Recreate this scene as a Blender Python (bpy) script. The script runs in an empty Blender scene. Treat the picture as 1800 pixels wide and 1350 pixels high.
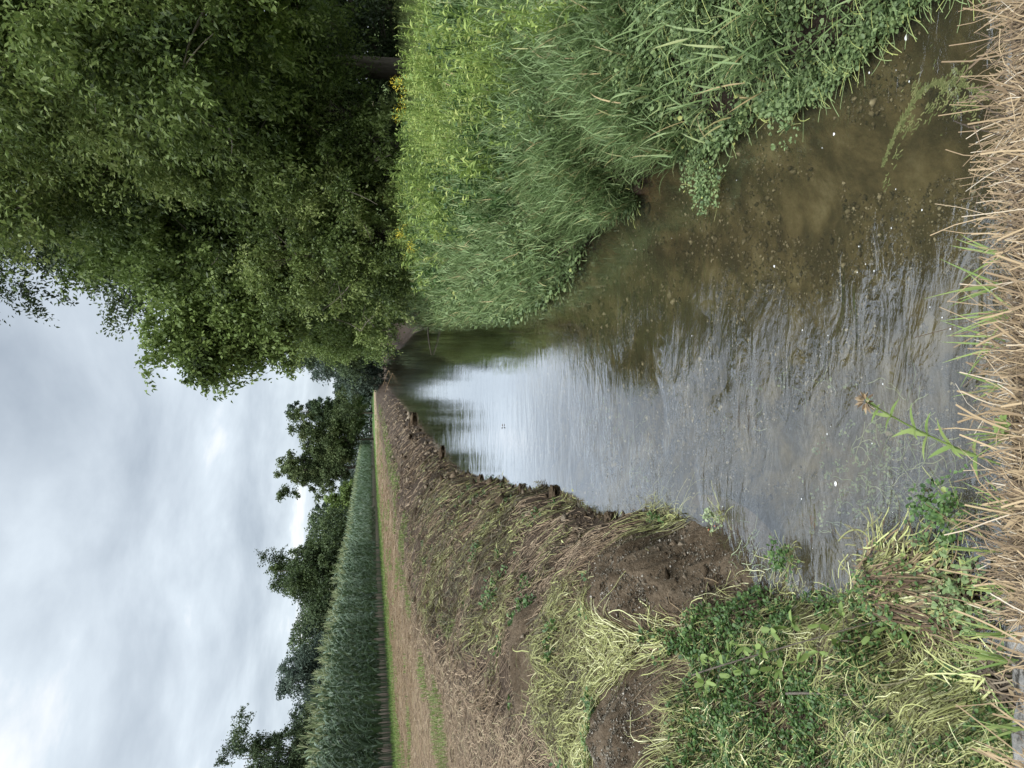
import bpy, math, random
import numpy as np
from mathutils import Matrix, Vector
S = bpy.context.scene
COL = S.collection
R = math.radians
rng = np.random.default_rng(7)
random.seed(7)

# ---------------------------------------------------------------- camera
CAM_H = 2.4
PITCH = math.atan(250 / 1248)
cp, sp = math.cos(PITCH), math.sin(PITCH)
FWD = Vector((0, cp, -sp)); UP = Vector((0, sp, cp))
cd = bpy.data.cameras.new('camera'); cam = bpy.data.objects.new('camera', cd); COL.objects.link(cam)
cd.sensor_width = 36; cd.lens = 36 * 1248 / 1800; cd.clip_start = 0.05; cd.clip_end = 3000
Xc = -UP; Yc = Vector((1, 0, 0)); Zc = -FWD            # the phone was held sideways: world up points to the picture's left
cam.matrix_world = Matrix(((Xc.x, Yc.x, Zc.x, 0), (Xc.y, Yc.y, Zc.y, 0), (Xc.z, Yc.z, Zc.z, CAM_H), (0, 0, 0, 1)))
S.camera = cam

# ---------------------------------------------------------------- sky and sun
SUN_EL, SUN_ROT = R(58), R(200)
w = bpy.data.worlds.new('World'); S.world = w; w.use_nodes = True
nt = w.node_tree; nt.nodes.clear(); N = nt.nodes; K = nt.links
out = N.new('ShaderNodeOutputWorld'); bg = N.new('ShaderNodeBackground'); bg.inputs[1].default_value = 0.12
sky = N.new('ShaderNodeTexSky'); sky.sky_type = 'NISHITA'; sky.sun_disc = False
sky.sun_elevation = SUN_EL; sky.sun_rotation = SUN_ROT
tc = N.new('ShaderNodeTexCoord'); sep = N.new('ShaderNodeSeparateXYZ'); K.new(tc.outputs['Generated'], sep.inputs[0])
# clouds lie on a plane overhead: direction / (z + k)
ad = N.new('ShaderNodeMath'); ad.operation = 'ADD'; ad.inputs[1].default_value = 0.16; K.new(sep.outputs[2], ad.inputs[0])
mx = N.new('ShaderNodeMath'); mx.operation = 'MAXIMUM'; mx.inputs[1].default_value = 0.05; K.new(ad.outputs[0], mx.inputs[0])
dx = N.new('ShaderNodeMath'); dx.operation = 'DIVIDE'; K.new(sep.outputs[0], dx.inputs[0]); K.new(mx.outputs[0], dx.inputs[1])
dy = N.new('ShaderNodeMath'); dy.operation = 'DIVIDE'; K.new(sep.outputs[1], dy.inputs[0]); K.new(mx.outputs[0], dy.inputs[1])
cmb = N.new('ShaderNodeCombineXYZ'); K.new(dx.outputs[0], cmb.inputs[0]); K.new(dy.outputs[0], cmb.inputs[1])
n1 = N.new('ShaderNodeTexNoise'); n1.inputs['Scale'].default_value = 1.6; n1.inputs['Detail'].default_value = 7
n1.inputs['Roughness'].default_value = 0.55; n1.inputs['Distortion'].default_value = 0.2
mp = N.new('ShaderNodeMapping'); mp.inputs['Location'].default_value = (5.3, 2.9, 0); mp.inputs['Scale'].default_value = (1.0, 0.8, 1)
K.new(cmb.outputs[0], mp.inputs[0]); K.new(mp.outputs[0], n1.inputs['Vector'])
cr = N.new('ShaderNodeValToRGB'); K.new(n1.outputs[0], cr.inputs[0])
e = cr.color_ramp.elements
e[0].position = 0.27; e[0].color = (0.40, 0.46, 0.53, 1)
e[1].position = 0.70; e[1].color = (1.02, 1.03, 1.04, 1)
m = cr.color_ramp.elements.new(0.47); m.color = (0.58, 0.65, 0.72, 1)
m = cr.color_ramp.elements.new(0.60); m.color = (0.72, 0.80, 0.87, 1)
# overcast skies are brighter towards the zenith
gr = N.new('ShaderNodeMapRange'); gr.inputs['From Min'].default_value = 0.45; gr.inputs['From Max'].default_value = 1.0
gr.inputs['To Min'].default_value = 5.05; gr.inputs['To Max'].default_value = 23.0; K.new(sep.outputs[2], gr.inputs[0])
sc = N.new('ShaderNodeVectorMath'); sc.operation = 'SCALE'; K.new(cr.outputs[0], sc.inputs[0]); K.new(gr.outputs[0], sc.inputs['Scale'])
mix = N.new('ShaderNodeMixRGB'); mix.inputs[0].default_value = 0.94
K.new(sky.outputs[0], mix.inputs[1]); K.new(sc.outputs[0], mix.inputs[2])
K.new(mix.outputs[0], bg.inputs[0]); K.new(bg.outputs[0], out.inputs[0])
sd = bpy.data.lights.new('sun', 'SUN'); sd.energy = 1.5; sd.angle = R(12); sd.color = (1.0, 0.97, 0.92)
so = bpy.data.objects.new('sun', sd); COL.objects.link(so)
az = SUN_ROT
sdir = Vector((math.sin(az) * math.cos(SUN_EL), math.cos(az) * math.cos(SUN_EL), math.sin(SUN_EL)))
so.rotation_euler = sdir.to_track_quat('Z', 'Y').to_euler()
S.view_settings.view_transform = 'Standard'; S.view_settings.look = 'None'; S.view_settings.gamma = 1
S.view_settings.exposure = 0.85
S.cycles.transparent_max_bounces = 12; S.cycles.max_bounces = 8; S.cycles.diffuse_bounces = 3; S.cycles.glossy_bounces = 3
S.cycles.caustics_reflective = False; S.cycles.caustics_refractive = False

# ---------------------------------------------------------------- maths helpers
def at(px, py, z=0.0):
    """point of the level z that the photograph's pixel looks at (for reading the plan off the photo)"""
    d = FWD * 1248 + (-UP) * (px - 900) + Vector((1, 0, 0)) * (675 - py)
    t = (z - CAM_H) / d.z
    return (d.x * t, d.y * t)
def hsh(ix, iy, seed):
    n = (ix.astype(np.int64) * 374761393 + iy.astype(np.int64) * 668265263 + seed * 1442695041) & 0x7fffffff
    n = ((n ^ (n >> 13)) * 1274126177) & 0x7fffffff
    n = (n ^ (n >> 16)) & 0xffffff
    return n / float(0xffffff)
def vnoise(x, y, seed=0):
    x = np.asarray(x, float); y = np.asarray(y, float)
    ix = np.floor(x); iy = np.floor(y); fx = x - ix; fy = y - iy
    fx = fx * fx * (3 - 2 * fx); fy = fy * fy * (3 - 2 * fy)
    a = hsh(ix, iy, seed); b = hsh(ix + 1, iy, seed); c = hsh(ix, iy + 1, seed); d = hsh(ix + 1, iy + 1, seed)
    return (a * (1 - fx) + b * fx) * (1 - fy) + (c * (1 - fx) + d * fx) * fy
def fbm(x, y, seed=0, o=4):
    s = 0; a = .5; t = 0
    for k in range(o):
        s = s + a * vnoise(x * 2 ** k, y * 2 ** k, seed + k * 17); t += a; a *= .55
    return s / t
def sst(a, b, x):
    t = np.clip((x - a) / (b - a), 0, 1); return t * t * (3 - 2 * t)

# ---------------------------------------------------------------- lie of the land
LP = [at(*p) for p in [(1760, 1175), (1700, 1160), (1640, 1140), (1580, 1095), (1540, 1075), (1460, 1075), (1400, 1055), (1330, 1025),
      (1270, 1005), (1240, 960), (1215, 925), (1140, 900), (1110, 895), (1060, 905), (1020, 885), (960, 860), (900, 850), (840, 845), (800, 828),
      (770, 798), (745, 765), (720, 735), (700, 705), (690, 692)]] + [(-1.0, 95), (1.5, 125), (8, 160), (25, 190), (60, 215), (140, 235)]
RP = [at(*p) for p in [(1760, -140), (1700, -80), (1600, -10), (1550, 45), (1500, 95), (1450, 135), (1400, 160), (1340, 165), (1300, 215), (1245, 240),
      (1165, 245), (1135, 262), (1125, 350), (1060, 372), (1040, 395), (1025, 440), (1000, 485), (960, 522), (900, 548), (840, 558),
      (800, 565), (760, 572), (720, 590), (700, 615)]] + [(4.2, 75), (6, 95), (10, 120), (18, 142), (34, 162), (70, 185), (150, 200)]
LP = np.array(sorted(LP, key=lambda p: p[1])); RP = np.array(sorted(RP, key=lambda p: p[1]))
def Lx(y): return np.interp(y, LP[:, 1], LP[:, 0]) + .14 * (fbm(y * 2.3, y * 0 + 3, 5) - .5) * np.clip(1 + y / 12, 1, 3) + .10 * (fbm(y * 7, y * 0 + 3, 8) - .5)
def Rx(y): return np.interp(y, RP[:, 1], RP[:, 0]) + .05 * (fbm(y * 2.1, y * 0 + 9, 6) - .5)
MOUNDS = []      # x, y, rx, ry, h, rot
def WS(y): return np.interp(y, [3.6, 5, 7.5, 12, 30, 60], [3.4, 2.1, 2.15, 2.7, 2.2, 1.8])     # width of the spoil band
def Hb(x, y):
    x = np.asarray(x, float); y = np.asarray(y, float)
    dl = Lx(y) - x; dr = x - Rx(y)
    HL = np.interp(y, [1.6, 2.8, 4, 6, 9, 15, 400], [.42, .5, .72, 1.05, 1.3, 1.5, 1.5])
    WL = np.interp(y, [2, 5, 9, 20], [1.5, 1.9, 2.2, 3.2])
    hl = .06 + (HL - .06) * (1 - np.exp(-np.clip(dl, 0, None) / WL * 2.4)) * 1.03
    spoil = sst(0, .2, dl) * (1 - sst(-.4, .9, dl - WS(y)))
    hl = hl + spoil * (.34 * (fbm(x * 1.3, y * .9, 11) - .5) + .20 * (fbm(x * 4, y * 3, 12) - .5) + .06 * (fbm(x * 14, y * 12, 13) - .5))
    hl = hl + spoil * sst(6, 14, y) * .05 * np.sin(np.clip(dl, 0, 4) / 4 * math.pi)
    hl = hl + (1 - spoil) * .03 * (fbm(x * .7, y * .7, 14) - .5)
    hr = .08 + np.interp(dr, [0, .12, .8, 2.2, 4, 9], [0, .16, .62, .98, 1.12, 1.25])
    hr = hr + .1 * (fbm(x * 1.5, y * 1.5, 15) - .5) * sst(0, .6, dr)
    d = np.minimum(x - Lx(y), Rx(y) - x)
    bed = -.06 - .34 * sst(0, .8, d) + .05 * (fbm(x * 2, y * 1.1, 16) - .5) + .025 * (fbm(x * 9, y * 7, 18) - .5)
    h = np.where(dl > 0, hl, np.where(dr > 0, hr, np.minimum(bed, -.02)))
    h = np.where(dl > 0, np.where(dl < .15, -.05 + (h + .05) * sst(0, .15, dl), h), h)
    h = np.where(dr > 0, np.where(dr < .1, -.05 + (h + .05) * sst(0, .1, dr), h), h)
    near = 1 - sst(1.25, 1.45, y)
    h = h * (1 - near) + near * np.maximum(.68, np.where(np.abs(x) > 4, h, .68))
    return h
def mound_h(x, y):
    h = np.zeros(np.shape(x))
    for (mx_, my_, rx, ry, hh, rot, sd_) in MOUNDS:
        c, s = math.cos(rot), math.sin(rot)
        u = ((x - mx_) * c + (y - my_) * s) / rx; v = (-(x - mx_) * s + (y - my_) * c) / ry
        r = np.sqrt(u * u + v * v) * (1 + .5 * (fbm(x * 3.2, y * 3.2, sd_) - .5))
        h = np.maximum(h, hh * np.clip(1 - r ** 2.6, 0, 1))
    return h
def H(x, y): return Hb(x, y) + mound_h(x, y)

# ---------------------------------------------------------------- mesh builder
class MB:
    def __init__(s): s.v = []; s.t = []; s.q = []; s.tr = []; s.n = 0
    def add(s, v, q=None, tri=None, tint=0.5):
        v = np.asarray(v, np.float32).reshape(-1, 3)
        tint = np.broadcast_to(np.asarray(tint, np.float32), (len(v),))
        if q is not None and len(q): s.q.append(np.asarray(q, np.int64).reshape(-1, 4) + s.n)
        if tri is not None and len(tri): s.tr.append(np.asarray(tri, np.int64).reshape(-1, 3) + s.n)
        s.v.append(v); s.t.append(tint); s.n += len(v)
    def build(s, name, mat, parent=None, smooth=True, origin=None):
        v = np.concatenate(s.v) if s.v else np.zeros((0, 3), np.float32)
        if origin is not None: v = v - np.array(origin, np.float32)
        q = np.concatenate(s.q) if s.q else np.zeros((0, 4), np.int64)
        tr = np.concatenate(s.tr) if s.tr else np.zeros((0, 3), np.int64)
        me = bpy.data.meshes.new(name)
        me.vertices.add(len(v)); me.vertices.foreach_set('co', v.astype(np.float32).ravel())
        li = np.concatenate([q.ravel(), tr.ravel()]).astype(np.int32)
        me.loops.add(len(li)); me.loops.foreach_set('vertex_index', li)
        ls = np.concatenate([np.arange(len(q)) * 4, len(q) * 4 + np.arange(len(tr)) * 3]).astype(np.int32)
        me.polygons.add(len(ls)); me.polygons.foreach_set('loop_start', ls)
        me.update(calc_edges=True)
        if smooth: me.polygons.foreach_set('use_smooth', np.ones(len(ls), bool))
        at_ = me.attributes.new('tint', 'FLOAT', 'POINT'); at_.data.foreach_set('value', np.concatenate(s.t).astype(np.float32))
        me.materials.append(mat)
        o = bpy.data.objects.new(name, me); COL.objects.link(o)
        if origin is not None and parent is None: o.location = origin
        if parent is not None: o.parent = parent
        return o
def tag(o, label=None, cat=None, group=None, kind=None):
    if label: o['label'] = label
    if cat: o['category'] = cat
    if group: o['group'] = group
    if kind: o['kind'] = kind
    return o
def empty(name, loc, rz=0):
    o = bpy.data.objects.new(name, None); COL.objects.link(o); o.location = loc; o.rotation_euler = (0, 0, rz); o.empty_display_size = .2
    return o
def copy_tree(o, loc, rz=0, scale=1.0):
    c = o.copy(); COL.objects.link(c); c.location = loc; c.rotation_euler = (0, 0, rz); c.scale = (scale,) * 3
    for ch in o.children:
        d = ch.copy(); COL.objects.link(d); d.parent = c
    return c

def blades(mb, P, az, L, W, lean, bend, nseg=4, curl=0., tint=.5, taper=1.0, ridge=.35, floor=None, tipw=.05, wig=0., sinkv=None):
    """curved strips: P (N,3) roots; lean = angle from vertical at the root, bend = added by the tip"""
    P = np.asarray(P, float); n = len(P)
    if n == 0: return
    b = lambda a: np.broadcast_to(np.asarray(a, float), (n,)).copy()
    az, L, W, lean, bend, curl, tint = map(b, (az, L, W, lean, bend, curl, tint))
    pos = np.zeros((n, nseg + 1, 3)); pos[:, 0] = P
    side = np.zeros((n, nseg + 1, 3)); upv = np.zeros((n, nseg + 1, 3))
    ph = az.copy(); wp = rng.uniform(0, 6.28, n); wf = rng.uniform(4, 9, n)
    for k in range(nseg + 1):
        t = k / nseg
        th = lean + bend * t; a = ph + curl * t + (wig * np.sin(wp + wf * t) if wig else 0)
        d = np.stack([np.sin(th) * np.cos(a), np.sin(th) * np.sin(a), np.cos(th)], 1)
        side[:, k] = np.stack([-np.sin(a), np.cos(a), 0 * a], 1)
        upv[:, k] = np.cross(d, side[:, k])
        if k < nseg: pos[:, k + 1] = pos[:, k] + d * (L / nseg)[:, None]
    if floor is not None:
        fz = floor(pos[:, :, 0], pos[:, :, 1]) + (0 if sinkv is None else np.asarray(sinkv)[:, None])
        pos[:, :, 2] = np.maximum(pos[:, :, 2], fz) if sinkv is None else fz
    tt = np.linspace(0, 1, nseg + 1)
    prof = np.maximum(tipw, (1 - tt ** (2.0 * taper)) * (.55 + .45 * np.minimum(1, tt * 4))) if taper > 0 else np.ones(nseg + 1)
    hw = W[:, None] * .5 * prof[None]
    l = pos - side * hw[..., None]; r = pos + side * hw[..., None]
    if ridge:
        c = pos - upv * (hw * ridge)[..., None]
        V = np.stack([l, c, r], 2); m_ = 3
    else:
        V = np.stack([l, r], 2); m_ = 2
    base = (np.arange(n) * (nseg + 1) * m_)[:, None]
    fs = []
    for k in range(nseg):
        for j in range(m_ - 1):
            i0 = k * m_ + j; i1 = i0 + 1; j0 = i0 + m_; j1 = j0 + 1
            fs.append(base + np.array([[i0, i1, j1, j0]]))
    mb.add(V.reshape(-1, 3), q=np.stack(fs, 1).reshape(-1, 4), tint=np.repeat(tint, (nseg + 1) * m_))
    return pos
def rand_dirs(n, zb=0.):
    v = rng.normal(size=(n, 3)); v[:, 2] += zb
    return v / np.linalg.norm(v, axis=1)[:, None]
def leaves(mb, P, D, L, W, fold=.25, tint=.5, round_=False, Nrm=None, droop=.1):
    P = np.asarray(P, float); n = len(P)
    if n == 0: return
    L = np.broadcast_to(L, (n,)); W = np.broadcast_to(W, (n,)); tint = np.broadcast_to(tint, (n,))
    if Nrm is None: Nrm = rand_dirs(n, .9)
    Sd = np.cross(D, Nrm); Sd /= np.linalg.norm(Sd, axis=1)[:, None] + 1e-9
    Nn = np.cross(Sd, D)
    L_ = L[:, None]; W_ = W[:, None]
    tip = P + D * L_ - np.array([0, 0, 1.]) * L_ * droop
    if not round_:
        m_ = P + D * L_ * .45; f = Nn * W_ * fold
        V = np.stack([P, m_ + Sd * W_ * .5 + f, tip, m_ - Sd * W_ * .5 + f], 1)
        q = (np.arange(n) * 4)[:, None] + np.array([[0, 1, 2, 3]])
        mb.add(V, q=q, tint=np.repeat(tint, 4))
    else:
        a = P + D * L_ * .28; b2 = P + D * L_ * .76; f = Nn * W_ * fold
        V = np.stack([P, a + Sd * W_ * .44 + f, b2 + Sd * W_ * .42 + f, tip, b2 - Sd * W_ * .42 + f, a - Sd * W_ * .44 + f], 1)
        q = (np.arange(n) * 6)[:, None, None] + np.array([[[0, 1, 2, 3], [0, 3, 4, 5]]])
        mb.add(V, q=q.reshape(-1, 4), tint=np.repeat(tint, 6))
def tube(mb, pts, rad, sides=6, tint=.5):
    pts = np.asarray(pts, float); n = len(pts); rad = np.broadcast_to(rad, (n,))
    tg = np.gradient(pts, axis=0); tg /= np.linalg.norm(tg, axis=1)[:, None] + 1e-9
    ref = np.array([0, 0, 1.]) if abs(tg[0][2]) < .9 else np.array([1., 0, 0])
    s = np.cross(tg, ref); s /= np.linalg.norm(s, axis=1)[:, None] + 1e-9
    u = np.cross(s, tg)
    a = np.linspace(0, 2 * math.pi, sides, endpoint=False)
    V = pts[:, None] + rad[:, None, None] * (np.cos(a)[None, :, None] * s[:, None] + np.sin(a)[None, :, None] * u[:, None])
    i = np.arange(n - 1)[:, None] * sides; j = np.arange(sides)[None]; jn = (j + 1) % sides
    q = np.stack([i + j, i + jn, i + sides + jn, i + sides + j], -1).reshape(-1, 4)
    mb.add(V, q=q, tint=tint)
def curve(p0, p1, p2, n=8):
    t = np.linspace(0, 1, n)[:, None]
    return (1 - t) ** 2 * np.array(p0) + 2 * t * (1 - t) * np.array(p1) + t * t * np.array(p2)
def polar(n, r0, r1, a0=-43, a1=43, pw=1.0):
    """samples whose density falls with the distance from the bridge"""
    u = rng.random(n)
    if pw == 1.0: r = r0 * (r1 / r0) ** u
    else: r = (r0 ** (1 - pw) + u * (r1 ** (1 - pw) - r0 ** (1 - pw))) ** (1 / (1 - pw))
    a = np.radians(rng.uniform(a0, a1, n))
    return r * np.sin(a), r * np.cos(a), r

# ---------------------------------------------------------------- materials
def mat(name, cols, rough=.6, transl=0., spec=.3, nscale=0., namt=.3, bump=0., bscale=40., nstretch=(1, 1, 1)):
    """cols: list of (pos, rgb) ramp over the per-leaf tint (+ noise)"""
    m = bpy.data.materials.new(name); m.use_nodes = True; t = m.node_tree; t.nodes.clear()
    o = t.nodes.new('ShaderNodeOutputMaterial'); p = t.nodes.new('ShaderNodeBsdfPrincipled')
    p.inputs['Roughness'].default_value = rough; p.inputs['Specular IOR Level'].default_value = spec
    a = t.nodes.new('ShaderNodeAttribute'); a.attribute_name = 'tint'
    r = t.nodes.new('ShaderNodeValToRGB')
    while len(r.color_ramp.elements) < len(cols): r.color_ramp.elements.new(.5)
    for el, (ps, c) in zip(r.color_ramp.elements, sorted(cols)): el.position = ps; el.color = (*c, 1)
    src = a.outputs['Fac']
    co = t.nodes.new('ShaderNodeTexCoord'); mpg = t.nodes.new('ShaderNodeMapping'); mpg.inputs['Scale'].default_value = nstretch
    t.links.new(co.outputs['Object'], mpg.inputs[0])
    if nscale:
        n = t.nodes.new('ShaderNodeTexNoise'); n.inputs['Scale'].default_value = nscale; n.inputs['Detail'].default_value = 8; n.inputs['Roughness'].default_value = .65
        t.links.new(mpg.outputs[0], n.inputs['Vector'])
        s = t.nodes.new('ShaderNodeMath'); s.operation = 'SUBTRACT'; s.inputs[1].default_value = .5; t.links.new(n.outputs[0], s.inputs[0])
        k = t.nodes.new('ShaderNodeMath'); k.operation = 'MULTIPLY_ADD'; k.inputs[1].default_value = namt * 2
        t.links.new(s.outputs[0], k.inputs[0]); t.links.new(src, k.inputs[2]); src = k.outputs[0]
    t.links.new(src, r.inputs[0]); t.links.new(r.outputs[0], p.inputs['Base Color'])
    if bump:
        n2 = t.nodes.new('ShaderNodeTexNoise'); n2.inputs['Scale'].default_value = bscale; n2.inputs['Detail'].default_value = 6; n2.inputs['Roughness'].default_value = .7
        t.links.new(mpg.outputs[0], n2.inputs['Vector'])
        b = t.nodes.new('ShaderNodeBump'); b.inputs['Strength'].default_value = bump; b.inputs['Distance'].default_value = .03
        t.links.new(n2.outputs[0], b.inputs['Height']); t.links.new(b.outputs[0], p.inputs['Normal'])
    if transl:
        tl = t.nodes.new('ShaderNodeBsdfTranslucent'); t.links.new(r.outputs[0], tl.inputs[0])
        mxs = t.nodes.new('ShaderNodeMixShader'); mxs.inputs[0].default_value = transl
        t.links.new(p.outputs[0], mxs.inputs[1]); t.links.new(tl.outputs[0], mxs.inputs[2]); t.links.new(mxs.outputs[0], o.inputs[0])
    else: t.links.new(p.outputs[0], o.inputs[0])
    return m
M = {}
M['ground'] = mat('ground', [(0, (.045, .033, .024)), (.28, (.085, .062, .045)), (.5, (.27, .20, .13)), (.68, (.25, .20, .12)), (.8, (.13, .16, .06)), (1, (.09, .17, .045))], .9, spec=.1, nscale=9, namt=.22, bump=.6, bscale=30)
M['bed'] = mat('bed', [(0, (.02, .016, .008)), (.36, (.06, .047, .025)), (.55, (.125, .10, .058)), (.8, (.22, .19, .13)), (1, (.36, .33, .26))], .8, spec=.2, nscale=4.0, namt=.75, bump=1.0, bscale=14)
M['soil'] = mat('soil', [(0, (.04, .028, .017)), (.35, (.10, .072, .046)), (.6, (.18, .136, .092)), (1, (.30, .245, .18))], .95, spec=.1, nscale=38, namt=.45, bump=1.0, bscale=70)
M['hay'] = mat('hay', [(0, (.08, .055, .038)), (.35, (.21, .15, .098)), (.7, (.42, .315, .205)), (.9, (.5, .41, .27)), (1, (.24, .26, .10))], .8, transl=.1)
M['roots'] = mat('roots', [(0, (.045, .03, .02)), (.5, (.13, .085, .05)), (1, (.26, .19, .11))], .8)
M['weed'] = mat('weed', [(0, (.07, .055, .028)), (.2, (.15, .13, .06)), (.42, (.25, .25, .09)), (.72, (.44, .45, .17)), (1, (.68, .66, .38))], .5, transl=.15, spec=.4)
M['cress'] = mat('cress', [(0, (.03, .065, .018)), (.4, (.07, .135, .035)), (.75, (.13, .21, .06)), (1, (.28, .33, .09))], .45, transl=.25, spec=.4)
M['gcress'] = mat('gcress', [(0, (.07, .115, .045)), (.5, (.17, .24, .095)), (.85, (.28, .36, .15)), (1, (.46, .48, .15))], .5, transl=.25, spec=.35)
M['reed'] = mat('reed', [(0, (.085, .13, .045)), (.45, (.175, .255, .095)), (.8, (.30, .38, .165)), (.9, (.36, .36, .15)), (1, (.44, .34, .17))], .5, transl=.3, spec=.35)
M['herb'] = mat('herb', [(0, (.07, .11, .03)), (.4, (.18, .26, .06)), (.8, (.34, .43, .11)), (1, (.46, .50, .16))], .5, transl=.3, spec=.3)
M['meadow'] = mat('meadow', [(0, (.13, .18, .05)), (.5, (.26, .32, .10)), (.9, (.38, .42, .16)), (1, (.48, .45, .24))], .6, transl=.3)
M['grass'] = mat('grass', [(0, (.07, .12, .03)), (.5, (.155, .24, .06)), (1, (.30, .36, .12))], .6, transl=.3)
M['straw'] = mat('straw', [(0, (.05, .036, .024)), (.3, (.16, .11, .065)), (.6, (.28, .20, .11)), (.85, (.41, .305, .18)), (1, (.50, .43, .33))], .65, spec=.3)
M['yellow'] = mat('yellow', [(0, (.65, .50, .03)), (1, (.8, .65, .08))], .6)
M['bark'] = mat('bark', [(0, (.05, .04, .03)), (.5, (.11, .09, .07)), (1, (.22, .19, .15))], .9, nscale=8, namt=.4, bump=.8, bscale=25, nstretch=(1, 1, .2))
M['corn_leaf'] = mat('corn_leaf', [(0, (.05, .085, .045)), (.5, (.115, .175, .095)), (1, (.21, .27, .17))], .36, transl=.2, spec=.6)
M['corn_top'] = mat('corn_top', [(0, (.18, .24, .11)), (.5, (.27, .31, .16)), (1, (.38, .38, .22))], .6, transl=.2)
M['foam'] = mat('foam', [(0, (.6, .6, .57)), (1, (.82, .82, .8))], .6)
M['algae'] = mat('algae', [(0, (.13, .17, .08)), (.5, (.24, .30, .15)), (1, (.42, .46, .28))], .6, transl=.2)
M['stone'] = mat('stone', [(0, (.035, .028, .018)), (.45, (.10, .082, .055)), (.85, (.20, .175, .135)), (1, (.42, .38, .32))], .7, nscale=30, namt=.2)
M['concrete'] = mat('concrete', [(0, (.03, .025, .02)), (.42, (.08, .07, .055)), (.48, (.38, .35, .31)), (1, (.72, .69, .65))], .9, nscale=9, namt=.75, bump=1.0, bscale=45)
M['brick'] = mat('brick', [(0, (.5, .12, .06)), (1, (.62, .2, .12))], .8)
M['dead'] = mat('dead', [(0, (.05, .035, .025)), (.5, (.12, .09, .06)), (1, (.25, .2, .14))], .8)
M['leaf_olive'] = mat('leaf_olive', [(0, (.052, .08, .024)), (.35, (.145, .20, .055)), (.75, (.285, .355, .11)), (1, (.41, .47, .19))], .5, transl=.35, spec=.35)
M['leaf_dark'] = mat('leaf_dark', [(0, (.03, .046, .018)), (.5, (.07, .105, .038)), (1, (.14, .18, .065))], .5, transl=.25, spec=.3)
M['leaf_bright'] = mat('leaf_bright', [(0, (.055, .085, .022)), (.4, (.15, .215, .055)), (1, (.31, .40, .13))], .5, transl=.3, spec=.3)
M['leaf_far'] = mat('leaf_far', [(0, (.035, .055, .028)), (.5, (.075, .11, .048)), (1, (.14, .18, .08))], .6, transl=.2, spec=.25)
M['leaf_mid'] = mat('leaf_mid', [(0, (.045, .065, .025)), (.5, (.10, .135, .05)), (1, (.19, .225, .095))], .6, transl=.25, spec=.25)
M['leaf_blue'] = mat('leaf_blue', [(0, (.045, .065, .05)), (.5, (.085, .12, .085)), (1, (.15, .19, .14))], .6, transl=.2, spec=.25)

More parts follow.
